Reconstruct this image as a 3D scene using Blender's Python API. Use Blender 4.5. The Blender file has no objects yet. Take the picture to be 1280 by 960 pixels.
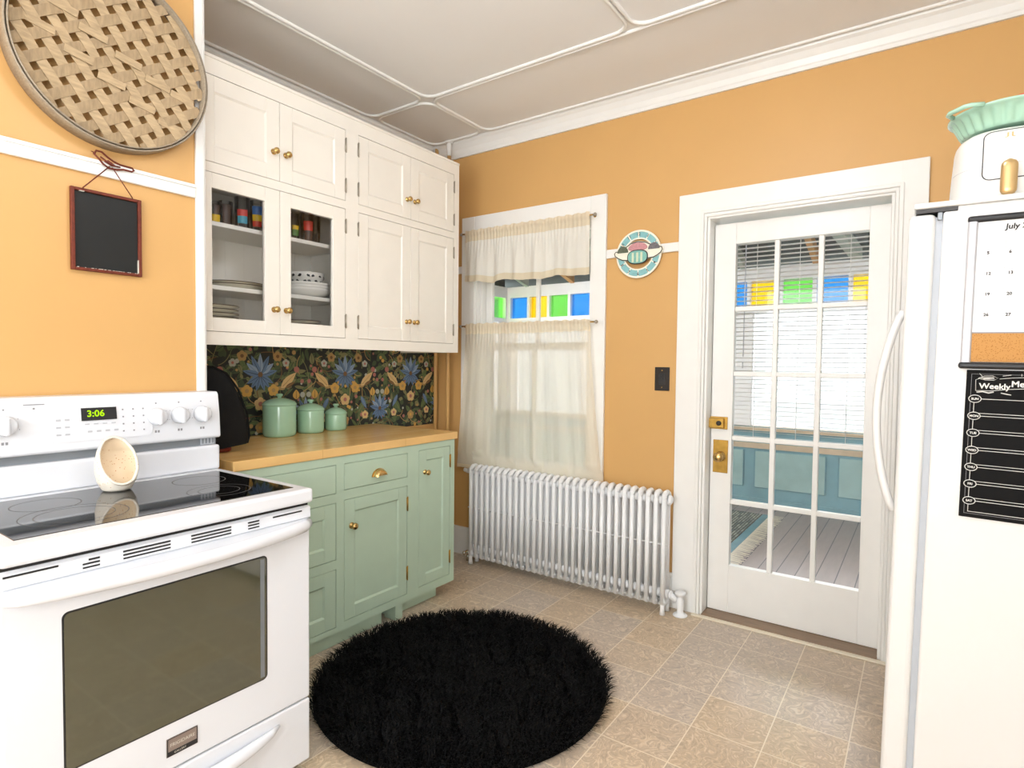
import bpy, bmesh, math, random
from mathutils import Vector, Matrix, Euler

random.seed(7)
PI = math.pi
scene = bpy.context.scene
COL = scene.collection

# ------------------------------------------------------------------ materials
def lin(h):
    h = h.lstrip('#')
    o = []
    for i in (0, 2, 4):
        c = int(h[i:i+2], 16) / 255.0
        o.append(c / 12.92 if c <= 0.04045 else ((c + 0.055) / 1.055) ** 2.4)
    return (o[0], o[1], o[2], 1.0)

def mat(name, col, rough=0.5, metal=0.0, spec=0.5, coat=0.0, var=0.0, vscale=8.0, bump=0.0, bscale=60.0, stretch=None):
    """Principled material; var adds a soft mottling of the paint, bump a fine relief."""
    m = bpy.data.materials.new(name)
    m.use_nodes = True
    nt = m.node_tree
    b = nt.nodes['Principled BSDF']
    c = lin(col) if isinstance(col, str) else (*col, 1.0)
    b.inputs['Base Color'].default_value = c
    b.inputs['Roughness'].default_value = rough
    b.inputs['Metallic'].default_value = metal
    b.inputs['Specular IOR Level'].default_value = spec
    if coat:
        b.inputs['Coat Weight'].default_value = coat
        b.inputs['Coat Roughness'].default_value = 0.08
    if var or bump:
        tc = nt.nodes.new('ShaderNodeTexCoord')
        mp = nt.nodes.new('ShaderNodeMapping')
        nt.links.new(tc.outputs['Object'], mp.inputs['Vector'])
        if stretch:
            mp.inputs['Scale'].default_value = stretch
    if var:
        n = nt.nodes.new('ShaderNodeTexNoise')
        n.inputs['Scale'].default_value = vscale
        n.inputs['Detail'].default_value = 4
        nt.links.new(mp.outputs['Vector'], n.inputs['Vector'])
        r = nt.nodes.new('ShaderNodeValToRGB')
        r.color_ramp.elements[0].position = 0.3
        r.color_ramp.elements[1].position = 0.7
        r.color_ramp.elements[0].color = (*[x * (1 - var) for x in c[:3]], 1)
        r.color_ramp.elements[1].color = (*[min(1, x * (1 + var)) for x in c[:3]], 1)
        nt.links.new(n.outputs['Fac'], r.inputs['Fac'])
        nt.links.new(r.outputs['Color'], b.inputs['Base Color'])
    if bump:
        n2 = nt.nodes.new('ShaderNodeTexNoise')
        n2.inputs['Scale'].default_value = bscale
        n2.inputs['Detail'].default_value = 3
        nt.links.new(mp.outputs['Vector'], n2.inputs['Vector'])
        bp = nt.nodes.new('ShaderNodeBump')
        bp.inputs['Strength'].default_value = bump
        bp.inputs['Distance'].default_value = 0.004
        nt.links.new(n2.outputs['Fac'], bp.inputs['Height'])
        nt.links.new(bp.outputs['Normal'], b.inputs['Normal'])
    return m

def emis(name, col, s):
    m = bpy.data.materials.new(name)
    m.use_nodes = True
    nt = m.node_tree
    nt.nodes.clear()
    e = nt.nodes.new('ShaderNodeEmission')
    e.inputs['Color'].default_value = lin(col)
    e.inputs['Strength'].default_value = s
    o = nt.nodes.new('ShaderNodeOutputMaterial')
    nt.links.new(e.outputs[0], o.inputs['Surface'])
    return m

def clear_glass(name, tint=(1, 1, 1), refl=1.0, rough=0.0):
    """thin pane: tinted see-through with a fresnel mirror on top"""
    m = bpy.data.materials.new(name)
    m.use_nodes = True
    nt = m.node_tree
    nt.nodes.clear()
    t = nt.nodes.new('ShaderNodeBsdfTransparent')
    t.inputs['Color'].default_value = (*tint, 1)
    g = nt.nodes.new('ShaderNodeBsdfGlossy')
    g.inputs['Roughness'].default_value = rough
    f = nt.nodes.new('ShaderNodeFresnel')
    f.inputs['IOR'].default_value = 1.45
    mu = nt.nodes.new('ShaderNodeMath')
    mu.operation = 'MULTIPLY'
    mu.inputs[1].default_value = refl
    mx = nt.nodes.new('ShaderNodeMixShader')
    o = nt.nodes.new('ShaderNodeOutputMaterial')
    nt.links.new(f.outputs[0], mu.inputs[0])
    nt.links.new(mu.outputs[0], mx.inputs[0])
    nt.links.new(t.outputs[0], mx.inputs[1])
    nt.links.new(g.outputs[0], mx.inputs[2])
    nt.links.new(mx.outputs[0], o.inputs['Surface'])
    return m

def sheer(name, col, see=0.25, trans=0.5):
    m = bpy.data.materials.new(name)
    m.use_nodes = True
    nt = m.node_tree
    nt.nodes.clear()
    t = nt.nodes.new('ShaderNodeBsdfTransparent')
    d = nt.nodes.new('ShaderNodeBsdfDiffuse')
    l = nt.nodes.new('ShaderNodeBsdfTranslucent')
    tc = nt.nodes.new('ShaderNodeTexCoord')
    w = nt.nodes.new('ShaderNodeTexNoise')
    mp = nt.nodes.new('ShaderNodeMapping')
    mp.inputs['Scale'].default_value = (60, 60, 300)
    w.inputs['Scale'].default_value = 3
    nt.links.new(tc.outputs['Object'], mp.inputs['Vector'])
    nt.links.new(mp.outputs[0], w.inputs['Vector'])
    r = nt.nodes.new('ShaderNodeValToRGB')
    c = lin(col)
    r.color_ramp.elements[0].color = (*[x * .90 for x in c[:3]], 1)
    r.color_ramp.elements[1].color = c
    nt.links.new(w.outputs['Fac'], r.inputs['Fac'])
    for s in (d, l):
        nt.links.new(r.outputs['Color'], s.inputs['Color'])
    m1 = nt.nodes.new('ShaderNodeMixShader')
    m1.inputs[0].default_value = trans
    nt.links.new(d.outputs[0], m1.inputs[1])
    nt.links.new(l.outputs[0], m1.inputs[2])
    m2 = nt.nodes.new('ShaderNodeMixShader')
    m2.inputs[0].default_value = see
    nt.links.new(m1.outputs[0], m2.inputs[1])
    nt.links.new(t.outputs[0], m2.inputs[2])
    o = nt.nodes.new('ShaderNodeOutputMaterial')
    nt.links.new(m2.outputs[0], o.inputs['Surface'])
    return m

def node_chain(name):
    m = bpy.data.materials.new(name)
    m.use_nodes = True
    nt = m.node_tree
    return m, nt, nt.nodes['Principled BSDF']

def floor_material():
    m, nt, b = node_chain('vinyl_tile')
    N, L = nt.nodes, nt.links
    tc = N.new('ShaderNodeTexCoord')
    sep = N.new('ShaderNodeSeparateXYZ')
    L.new(tc.outputs['Object'], sep.inputs[0])
    S = 0.24
    masks = []
    for ax, off in (('X', 2.174), ('Y', -0.505)):
        a = N.new('ShaderNodeMath'); a.operation = 'SUBTRACT'; a.inputs[1].default_value = off - 20 * S
        L.new(sep.outputs[ax], a.inputs[0])
        d = N.new('ShaderNodeMath'); d.operation = 'DIVIDE'; d.inputs[1].default_value = S
        L.new(a.outputs[0], d.inputs[0])
        f = N.new('ShaderNodeMath'); f.operation = 'FRACT'
        L.new(d.outputs[0], f.inputs[0])
        p = N.new('ShaderNodeMath'); p.operation = 'PINGPONG'; p.inputs[1].default_value = 0.5
        L.new(f.outputs[0], p.inputs[0])
        masks.append(p)
    mn = N.new('ShaderNodeMath'); mn.operation = 'MINIMUM'
    L.new(masks[0].outputs[0], mn.inputs[0]); L.new(masks[1].outputs[0], mn.inputs[1])
    gr = N.new('ShaderNodeMath'); gr.operation = 'LESS_THAN'; gr.inputs[1].default_value = 0.0085
    L.new(mn.outputs[0], gr.inputs[0])
    # each tile a little greyer or tanner than the next
    fl = N.new('ShaderNodeVectorMath'); fl.operation = 'FLOOR'
    of = N.new('ShaderNodeVectorMath'); of.operation = 'SUBTRACT'; of.inputs[1].default_value = (2.174 - 20 * S, -0.505 - 20 * S, 0)
    dv = N.new('ShaderNodeVectorMath'); dv.operation = 'MULTIPLY'; dv.inputs[1].default_value = (1 / S, 1 / S, 0)
    L.new(tc.outputs['Object'], of.inputs[0]); L.new(of.outputs[0], dv.inputs[0]); L.new(dv.outputs[0], fl.inputs[0])
    wn = N.new('ShaderNodeTexWhiteNoise'); wn.noise_dimensions = '2D'; L.new(fl.outputs[0], wn.inputs['Vector'])
    # curled, leafy brush marks: warped noise at two scales
    n0 = N.new('ShaderNodeTexNoise'); n0.inputs['Scale'].default_value = 11; n0.inputs['Detail'].default_value = 1
    L.new(tc.outputs['Object'], n0.inputs['Vector'])
    mixv = N.new('ShaderNodeMixRGB'); mixv.blend_type = 'ADD'; mixv.inputs[0].default_value = 0.25
    L.new(tc.outputs['Object'], mixv.inputs[1]); L.new(n0.outputs['Color'], mixv.inputs[2])
    n1 = N.new('ShaderNodeTexNoise'); n1.inputs['Scale'].default_value = 15; n1.inputs['Detail'].default_value = 2.5; n1.inputs['Distortion'].default_value = 3.5
    L.new(mixv.outputs[0], n1.inputs['Vector'])
    r1 = N.new('ShaderNodeValToRGB')
    e = r1.color_ramp.elements
    e[0].position = 0.34; e[0].color = lin('#A08E7C')
    e[1].position = 0.66; e[1].color = lin('#DDCDB8')
    for ps, cc in ((0.40, '#B9A78F'), (0.44, '#AD9B88'), (0.49, '#CDB595'), (0.53, '#AFA093'), (0.58, '#D3BC9C')):
        k = e.new(ps); k.color = lin(cc)
    L.new(n1.outputs['Fac'], r1.inputs['Fac'])
    r2 = N.new('ShaderNodeValToRGB')
    r2.color_ramp.elements[0].position = 0.1; r2.color_ramp.elements[0].color = lin('#C5BCB6')
    r2.color_ramp.elements[1].position = 0.9; r2.color_ramp.elements[1].color = lin('#D6BC98')
    L.new(wn.outputs['Value'], r2.inputs['Fac'])
    mx = N.new('ShaderNodeMixRGB'); mx.blend_type = 'MIX'; mx.inputs[0].default_value = 0.33
    L.new(r1.outputs[0], mx.inputs[1]); L.new(r2.outputs[0], mx.inputs[2])
    mg = N.new('ShaderNodeMixRGB')
    L.new(gr.outputs[0], mg.inputs[0]); L.new(mx.outputs[0], mg.inputs[1])
    mg.inputs[2].default_value = lin('#E6D8C2')
    L.new(mg.outputs[0], b.inputs['Base Color'])
    b.inputs['Roughness'].default_value = 0.28
    b.inputs['Specular IOR Level'].default_value = 0.5
    bp = N.new('ShaderNodeBump'); bp.inputs['Strength'].default_value = 0.12; bp.inputs['Distance'].default_value = 0.003
    L.new(n1.outputs['Fac'], bp.inputs['Height']); L.new(bp.outputs[0], b.inputs['Normal'])
    return m

def plank_material(name, c1, c2, cg, width, axis_across, length, rough=0.35, streak=30.0):
    """boards: `axis_across` is the axis the boards are narrow along"""
    m, nt, b = node_chain(name)
    N, L = nt.nodes, nt.links
    tc = N.new('ShaderNodeTexCoord')
    mp = N.new('ShaderNodeMapping')
    L.new(tc.outputs['Object'], mp.inputs['Vector'])
    if axis_across == 'X':
        mp.inputs['Rotation'].default_value = (0, 0, PI / 2)
    br = N.new('ShaderNodeTexBrick')
    br.inputs['Color1'].default_value = lin(c1)
    br.inputs['Color2'].default_value = lin(c2)
    br.inputs['Mortar'].default_value = lin(cg)
    br.inputs['Scale'].default_value = 1.0
    br.inputs['Mortar Size'].default_value = 0.0012 if length < 1 else 0.003
    br.inputs['Brick Width'].default_value = length
    br.inputs['Row Height'].default_value = width
    L.new(mp.outputs[0], br.inputs['Vector'])
    mp2 = N.new('ShaderNodeMapping')
    mp2.inputs['Scale'].default_value = (streak, 2, 2) if axis_across == 'X' else (2, streak, 2)
    L.new(tc.outputs['Object'], mp2.inputs['Vector'])
    n = N.new('ShaderNodeTexNoise'); n.inputs['Scale'].default_value = 2.5; n.inputs['Detail'].default_value = 5
    L.new(mp2.outputs[0], n.inputs['Vector'])
    r = N.new('ShaderNodeValToRGB')
    r.color_ramp.elements[0].color = (0.72, 0.72, 0.72, 1); r.color_ramp.elements[1].color = (1.15, 1.15, 1.15, 1)
    L.new(n.outputs['Fac'], r.inputs['Fac'])
    mx = N.new('ShaderNodeMixRGB'); mx.blend_type = 'MULTIPLY'; mx.inputs[0].default_value = 0.7
    L.new(br.outputs['Color'], mx.inputs[1]); L.new(r.outputs[0], mx.inputs[2])
    L.new(mx.outputs[0], b.inputs['Base Color'])
    b.inputs['Roughness'].default_value = rough
    return m

def speckle_material(name, base, dots, scale, amount, rough):
    m, nt, b = node_chain(name)
    N, L = nt.nodes, nt.links
    tc = N.new('ShaderNodeTexCoord')
    n = N.new('ShaderNodeTexVoronoi'); n.inputs['Scale'].default_value = scale
    L.new(tc.outputs['Object'], n.inputs['Vector'])
    lt = N.new('ShaderNodeMath'); lt.operation = 'LESS_THAN'; lt.inputs[1].default_value = amount
    L.new(n.outputs['Distance'], lt.inputs[0])
    mx = N.new('ShaderNodeMixRGB')
    mx.inputs[1].default_value = lin(base); mx.inputs[2].default_value = lin(dots)
    L.new(lt.outputs[0], mx.inputs[0])
    L.new(mx.outputs[0], b.inputs['Base Color'])
    b.inputs['Roughness'].default_value = rough
    return m

M = dict(
    orange=mat('orange_wall_paint', '#D4A76A', 0.42, spec=0.35, var=0.02, vscale=3, bump=0.05, bscale=25),
    plainwall=mat('pale_wall_paint', '#E9E6DF', 0.6),
    ceil=mat('ceiling_paint', '#EFEEEC', 0.6, var=0.012, vscale=3),
    trim=mat('white_trim_paint', '#EFEEEA', 0.32, var=0.012, vscale=12),
    cab=mat('cream_white_cabinet_paint', '#F0EBE1', 0.35, var=0.012, vscale=10),
    cabin=mat('white_shelf_paint', '#F7F4EC', 0.45),
    green=mat('sage_green_cabinet_paint', '#B9CFB9', 0.38, var=0.025, vscale=9),
    brass=mat('brass', '#CFAE72', 0.25, metal=1.0),
    oldbrass=mat('worn_brass', '#B28F48', 0.35, metal=1.0, var=0.15, vscale=40),
    steel=mat('hinge_nickel', '#B0A99C', 0.35, metal=0.9),
    dark=mat('gap_shade', '#121212', 0.6),
    enamel=mat('white_appliance_enamel', '#E1E3E8', 0.22, var=0.006, vscale=6),
    fridge=mat('white_refrigerator_enamel', '#E2E2E1', 0.3, var=0.006, vscale=6, bump=0.06, bscale=300),
    hob=mat('black_ceramic_hob', '#0A0A0B', 0.045, spec=0.85),
    ovenglass=mat('smoked_oven_glass', '#40422F', 0.05, spec=1.0, coat=1.0),
    greymetal=mat('grey_metal', '#8E959C', 0.4, metal=0.6),
    gasket=mat('pale_grey_gasket', '#B4BAC2', 0.5),
    radiator=mat('white_radiator_enamel', '#F0F1F2', 0.3, var=0.01, vscale=20),
    mint=mat('mint_green_glaze', '#A4CDAE', 0.15, coat=0.6, var=0.02, vscale=14),
    mintdish=mat('pale_mint_glaze', '#A9D2BC', 0.22, coat=0.4, var=0.02, vscale=14),
    blackcloth=mat('black_quilted_cloth', '#141414', 0.85, spec=0.2, var=0.2, vscale=40, bump=0.4, bscale=250),
    red=mat('red_plastic', '#D4332B', 0.35),
    darkred=mat('dark_red_enamel', '#7A2418', 0.3),
    slat=mat('weathered_basket_wood', '#B59D7A', 0.65, var=0.16, vscale=9, bump=0.2, bscale=60, stretch=(3, 3, 14)),
    slat2=mat('darker_basket_wood', '#A48D6C', 0.65, var=0.16, vscale=9, bump=0.2, bscale=60, stretch=(3, 14, 3)),
    hoop=mat('grey_bent_wood', '#9C8F7C', 0.55, var=0.15, vscale=25, stretch=(3, 3, 12)),
    chalk=mat('black_chalkboard', '#1E1F1E', 0.5, spec=0.3, var=0.12, vscale=5),
    rust=mat('rusty_red_metal', '#6E2E1C', 0.5, metal=0.3, var=0.25, vscale=60),
    chip=mat('chipped_pale_paint', '#D8D2C6', 0.6),
    plate=mat('cream_glazed_china', '#EFE8D4', 0.2, coat=0.3),
    rimbrown=mat('brown_rim_glaze', '#6B5A48', 0.3),
    whitechina=mat('white_china', '#F3F1EA', 0.2, coat=0.3),
    black=mat('black_glaze', '#1B1918', 0.35),
    switch=mat('dark_bronze_plate', '#2B2724', 0.4, metal=0.4),
    teal=mat('teal_porch_paint', '#6F98A2', 0.5, var=0.10, vscale=7),
    tealpanel=mat('pale_teal_panel_paint', '#8DACAB', 0.5, var=0.10, vscale=6),
    porchwhite=mat('porch_white_paint', '#E4E6E6', 0.5, var=0.02, vscale=5),
    porchbeam=mat('bare_rafter_wood', '#B98852', 0.6, var=0.2, vscale=12),
    porchceil=mat('dark_roof_boards', '#2F3B3B', 0.8, var=0.3, vscale=5),
    beigetrim=mat('beige_porch_sill', '#B7A78F', 0.55, var=0.1, vscale=12),
    blind=mat('white_blind_slat', '#F4F3F0', 0.35),
    threshold=mat('worn_oak_threshold', '#8A7159', 0.45, var=0.2, vscale=5, stretch=(2, 30, 2)),
    strip=mat('pale_floor_strip', '#E8DDC6', 0.4),
    gold=mat('champagne_gold', '#CDAE7C', 0.32, metal=0.75),
    outline=mat('dark_grey_seam_and_shade', '#4A4A4C', 0.5),
    airwhite=mat('warm_white_plastic', '#E4E3DF', 0.3),
    cork=speckle_material('cork', '#C28F52', '#A8743A', 260, 0.30, 0.85),
    boardwhite=mat('white_marker_board', '#E6E7E9', 0.2, coat=0.3),
    boardframe=mat('pale_silver_frame', '#C2C3C9', 0.3, metal=0.35),
    blackplastic=mat('black_plastic', '#1C1D20', 0.35),
    ink=mat('black_marker_ink', '#1A1A1C', 0.5),
    gridline=mat('pale_grid_print', '#B9BBC1', 0.5),
    chalkwhite=mat('chalk_white_print', '#E4E4E0', 0.6),
    menublack=mat('matte_black_board', '#0A0A0B', 0.6, spec=0.15),
    greyprint=mat('grey_print', '#8C8C90', 0.5),
    speck=speckle_material('speckled_stoneware', '#EEE6D8', '#C79E6C', 130, 0.16, 0.35),
    speckin=speckle_material('speckled_stoneware_inside', '#F0DDC0', '#C98F58', 110, 0.16, 0.4),
    glass=clear_glass('clear_pane'),
    glassware=clear_glass('drinking_glass', (0.93, 0.94, 0.93), 1.6),
    g_blue=clear_glass('blue_stained_glass', (0.15, 0.50, 0.84), 0.5),
    g_green=clear_glass('green_stained_glass', (0.38, 0.77, 0.27), 0.5),
    g_yellow=clear_glass('yellow_stained_glass', (0.97, 0.76, 0.06), 0.5),
    curtain=sheer('cream_sheer_cotton', '#FFF6E4', 0.26, 0.5),
    valance=sheer('cream_gathered_cotton', '#FFFAF0', 0.04, 0.35),
    hem=sheer('folded_cream_hem', '#F8EACF', 0.05, 0.4),
    floor=floor_material(),
    butcher=plank_material('maple_butcher_block', '#F0C684', '#E8B972', '#D3A25C', 0.042, 'X', 0.5, 0.22, 40),
    porchfloor=plank_material('grey_purple_porch_boards', '#A8968F', '#988680', '#4B4248', 0.11, 'X', 6.0, 0.3, 14),
    farwall=mat('backdrop_wall_paint', '#929696', 0.8, var=0.12, vscale=1.2),
    ground=mat('pale_concrete_yard', '#8E8E88', 0.9, var=0.1, vscale=1.5),
    led=emis('green_led', '#B9F21C', 1.2),
    lampglass=emis('fill_globe_glow', '#FFF6E8', 2.0),
)

# ------------------------------------------------------------------ mesh collector
class MB:
    def __init__(self):
        self.bm = bmesh.new()

    def face(self, pts, m=0):
        f = self.bm.faces.new([self.bm.verts.new(p) for p in pts])
        f.material_index = m
        return f

    def box(self, x0, x1, y0, y1, z0, z1, m=0, b=0.0, seg=2):
        if x1 < x0: x0, x1 = x1, x0
        if y1 < y0: y0, y1 = y1, y0
        if z1 < z0: z0, z1 = z1, z0
        V = [self.bm.verts.new(p) for p in ((x0, y0, z0), (x1, y0, z0), (x1, y1, z0), (x0, y1, z0), (x0, y0, z1), (x1, y0, z1), (x1, y1, z1), (x0, y1, z1))]
        F = []
        for q in ((0, 3, 2, 1), (4, 5, 6, 7), (0, 1, 5, 4), (1, 2, 6, 5), (2, 3, 7, 6), (3, 0, 4, 7)):
            f = self.bm.faces.new([V[i] for i in q]); f.material_index = m; F.append(f)
        if b > 0:
            E = list({e for f in F for e in f.edges})
            bmesh.ops.bevel(self.bm, geom=E, offset=min(b, 0.49 * min(x1 - x0, y1 - y0, z1 - z0)), segments=seg, affect='EDGES', profile=0.5)
        return self

    def tube(self, pts, r, m=0, seg=8, closed=False, caps=True, flat=None):
        """round (or flattened: flat=(normal vector, factor)) sweep through pts; r a number or one per point"""
        pts = [Vector(p) for p in pts]
        n = len(pts)
        R = r if isinstance(r, (list, tuple)) else [r] * n
        rings = []
        up = None
        for i, p in enumerate(pts):
            if closed:
                t = pts[(i + 1) % n] - pts[i - 1]
            else:
                t = pts[min(i + 1, n - 1)] - pts[max(i - 1, 0)]
            if t.length < 1e-9: t = Vector((0, 0, 1))
            t.normalize()
            if flat:
                u = Vector(flat[0]) - t * t.dot(Vector(flat[0]))
                u.normalize()
            elif up is None:
                u = Vector((0, 0, 1)) if abs(t.z) < 0.9 else Vector((1, 0, 0))
                u = (u - t * t.dot(u)).normalized()
            else:
                u = (up - t * t.dot(up))
                u = u.normalized() if u.length > 1e-6 else t.orthogonal().normalized()
            up = u
            w = t.cross(u)
            k = flat[1] if flat else 1.0
            rings.append([self.bm.verts.new(p + (u * math.cos(a) * k + w * math.sin(a)) * R[i]) for a in [2 * PI * j / seg for j in range(seg)]])
        last = n if closed else n - 1
        for i in range(last):
            A, B = rings[i], rings[(i + 1) % n]
            for j in range(seg):
                f = self.bm.faces.new((A[j], A[(j + 1) % seg], B[(j + 1) % seg], B[j])); f.material_index = m; f.smooth = True
        if caps and not closed:
            for ring in (rings[0][::-1], rings[-1]):
                f = self.bm.faces.new(ring); f.material_index = m
        return self

    def lathe(self, prof, c, axis='z', seg=24, m=0, sx=1.0, sy=1.0, caps=True, mats=None):
        """prof: (radius, height) pairs turned about `axis` through c"""
        c = Vector(c)
        if axis == 'z': A, B, H = Vector((1, 0, 0)), Vector((0, 1, 0)), Vector((0, 0, 1))
        elif axis == 'x': A, B, H = Vector((0, 1, 0)), Vector((0, 0, 1)), Vector((1, 0, 0))
        elif axis == 'y': A, B, H = Vector((0, 0, 1)), Vector((1, 0, 0)), Vector((0, 1, 0))
        else: A, B, H = axis
        rings = []
        for (r, h) in prof:
            if r < 1e-6:
                rings.append([self.bm.verts.new(c + H * h)])
            else:
                rings.append([self.bm.verts.new(c + H * h + A * (r * sx * math.cos(2 * PI * j / seg)) + B * (r * sy * math.sin(2 * PI * j / seg))) for j in range(seg)])
        for i in range(len(rings) - 1):
            P, Q = rings[i], rings[i + 1]
            mi = mats[i] if mats else m
            for j in range(seg):
                k = (j + 1) % seg
                if len(P) == 1 and len(Q) == 1: continue
                if len(P) == 1: f = self.bm.faces.new((P[0], Q[k], Q[j]))
                elif len(Q) == 1: f = self.bm.faces.new((P[j], P[k], Q[0]))
                else: f = self.bm.faces.new((P[j], P[k], Q[k], Q[j]))
                f.material_index = mi; f.smooth = True
        if caps:
            if len(rings[0]) > 1: self.bm.faces.new(rings[0][::-1]).material_index = m
            if len(rings[-1]) > 1: self.bm.faces.new(rings[-1]).material_index = m
        return self

    def ell(self, c, rad, m=0, seg=16, rings=10, rot=None):
        start = len(self.bm.verts)
        c = Vector(c)
        mtx = rot.to_matrix() if rot else Matrix.Identity(3)
        R = []
        for i in range(rings + 1):
            a = PI * i / rings
            r, h = math.sin(a), -math.cos(a)
            if i in (0, rings):
                R.append([self.bm.verts.new(c + mtx @ Vector((0, 0, h * rad[2])))])
            else:
                R.append([self.bm.verts.new(c + mtx @ Vector((r * rad[0] * math.cos(2 * PI * j / seg), r * rad[1] * math.sin(2 * PI * j / seg), h * rad[2]))) for j in range(seg)])
        for i in range(rings):
            P, Q = R[i], R[i + 1]
            for j in range(seg):
                k = (j + 1) % seg
                if len(P) == 1: f = self.bm.faces.new((P[0], Q[k], Q[j]))
                elif len(Q) == 1: f = self.bm.faces.new((P[j], P[k], Q[0]))
                else: f = self.bm.faces.new((P[j], P[k], Q[k], Q[j]))
                f.material_index = m; f.smooth = True
        return self

    def prism(self, poly, vec, m=0):
        vec = Vector(vec)
        A = [self.bm.verts.new(Vector(p)) for p in poly]
        B = [self.bm.verts.new(Vector(p) + vec) for p in poly]
        n = len(A)
        fs = [self.bm.faces.new(A[::-1]), self.bm.faces.new(B)]
        for i in range(n):
            fs.append(self.bm.faces.new((A[i], A[(i + 1) % n], B[(i + 1) % n], B[i])))
        for f in fs: f.material_index = m
        return self

    def text(self, s, size, org, xd, yd, m=0, align='LEFT', depth=0.0, lift=0.0, bold=0.0):
        cu = bpy.data.curves.new('lettering', 'FONT')
        cu.body = s; cu.size = size; cu.align_x = align; cu.resolution_u = 3
        cu.offset = bold
        ob = bpy.data.objects.new('lettering', cu)
        COL.objects.link(ob)
        dg = bpy.context.evaluated_depsgraph_get()
        me = bpy.data.meshes.new_from_object(ob.evaluated_get(dg))
        xd, yd = Vector(xd).normalized(), Vector(yd).normalized()
        nd = xd.cross(yd)
        org = Vector(org)
        vs = [self.bm.verts.new(org + xd * v.co.x + yd * v.co.y + nd * lift) for v in me.vertices]
        for p in me.polygons:
            try:
                f = self.bm.faces.new([vs[i] for i in p.vertices]); f.material_index = m
            except ValueError:
                pass
        bpy.data.objects.remove(ob); bpy.data.curves.remove(cu); bpy.data.meshes.remove(me)
        return self

    def build(self, name, mats, parent=None, smooth=None, fixnormals=True):
        if fixnormals:
            bmesh.ops.recalc_face_normals(self.bm, faces=self.bm.faces[:])
        me = bpy.data.meshes.new(name)
        self.bm.to_mesh(me); self.bm.free()
        if not isinstance(mats, (list, tuple)): mats = [mats]
        for k in mats: me.materials.append(k if not isinstance(k, str) else M[k])
        if smooth:
            for p in me.polygons: p.use_smooth = True
        o = bpy.data.objects.new(name, me)
        COL.objects.link(o)
        if parent is not None:
            o.parent = parent
            if parent.type == 'EMPTY':
                o.matrix_parent_inverse = Matrix.Translation(-parent.location)
            elif parent.name in OFF:
                o.matrix_parent_inverse = Matrix.Translation(-OFF[parent.name])
        else:                                           # single-mesh thing: origin at the middle of its base
            xs = [v.co for v in me.vertices]
            lo = Vector([min(v[i] for v in xs) for i in range(3)]); hi = Vector([max(v[i] for v in xs) for i in range(3)])
            off = Vector(((lo.x + hi.x) / 2, (lo.y + hi.y) / 2, lo.z))
            me.transform(Matrix.Translation(-off))
            o.location = off
            OFF[o.name] = off
        return o

OFF = {}

def build_at_origin(mb, name, mats, kind=None):
    """setting meshes keep world coordinates, so floor/wall patterns lie where they are"""
    bmesh.ops.recalc_face_normals(mb.bm, faces=mb.bm.faces[:])
    me = bpy.data.meshes.new(name)
    mb.bm.to_mesh(me); mb.bm.free()
    for k in (mats if isinstance(mats, (list, tuple)) else [mats]): me.materials.append(M[k])
    o = bpy.data.objects.new(name, me); COL.objects.link(o)
    o['kind'] = kind or 'structure'
    return o

def tag(o, label, cat, group=None, kind=None):
    o['label'] = label; o['category'] = cat
    if group: o['group'] = group
    if kind: o['kind'] = kind
    return o

def thing(name, label, cat, loc, group=None):
    o = bpy.data.objects.new(name, None)
    COL.objects.link(o)
    o.location = loc
    o.empty_display_size = 0.05
    return tag(o, label, cat, group)

def children_of(o):
    return [c for c in bpy.data.objects if c.parent is o]

def dup(o, dloc, label=None):
    """copy of a thing with its parts and sub-parts, moved by dloc"""
    def rec(src, par):
        c = src.copy(); COL.objects.link(c)
        if par is not None: c.parent = par
        for ch in children_of(src): rec(ch, c)
        return c
    r = rec(o, None)
    r.location = Vector(o.location) + Vector(dloc)
    if label: r['label'] = label
    return r

def shift_part(src, parent, d):
    """copy of one part (and its sub-parts) moved by d under the same thing"""
    c = src.copy(); COL.objects.link(c); c.parent = parent
    c.matrix_parent_inverse = src.matrix_parent_inverse.copy()
    c.location = Vector(src.location) + Vector(d)
    for ch in children_of(src):
        g = ch.copy(); COL.objects.link(g); g.parent = c
        g.matrix_parent_inverse = ch.matrix_parent_inverse.copy()
    return c
LP = dict(rear=30.0, side=9.0, lamp=31.5, sky=6.5, exp=0.04)

# ================================================================== CAMERA
CAM = dict(x=2.8243, y=-3.0621, z=1.3087, yaw=0.6134, pit=-0.0345, rol=0.0108, f=726.88)
def add_camera():
    cy, sy = math.cos(CAM['yaw']), math.sin(CAM['yaw']); cp, sp = math.cos(CAM['pit']), math.sin(CAM['pit'])
    F = Vector((-sy * cp, cy * cp, sp)); r = Vector((cy, sy, 0)); u = r.cross(F)
    cr, sr = math.cos(CAM['rol']), math.sin(CAM['rol'])
    R = r * cr + u * sr; U = -r * sr + u * cr
    cd = bpy.data.cameras.new('camera'); co = bpy.data.objects.new('camera', cd); COL.objects.link(co)
    mw = Matrix((R, U, -F)).transposed().to_4x4()
    mw.translation = (CAM['x'], CAM['y'], CAM['z'])
    co.matrix_world = mw
    cd.sensor_fit = 'HORIZONTAL'; cd.sensor_width = 36.0
    cd.lens = 36.0 * CAM['f'] / 1280.0
    cd.clip_start = 0.05; cd.clip_end = 200
    scene.camera = co
add_camera()

# ================================================================== SETTING
ZC = 2.80            # ceiling
XO, YO = 0.60, -1.93  # face and end of the projecting orange wall beside the cupboards
XR, YB = 3.62, -5.0   # right and rear walls

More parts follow.
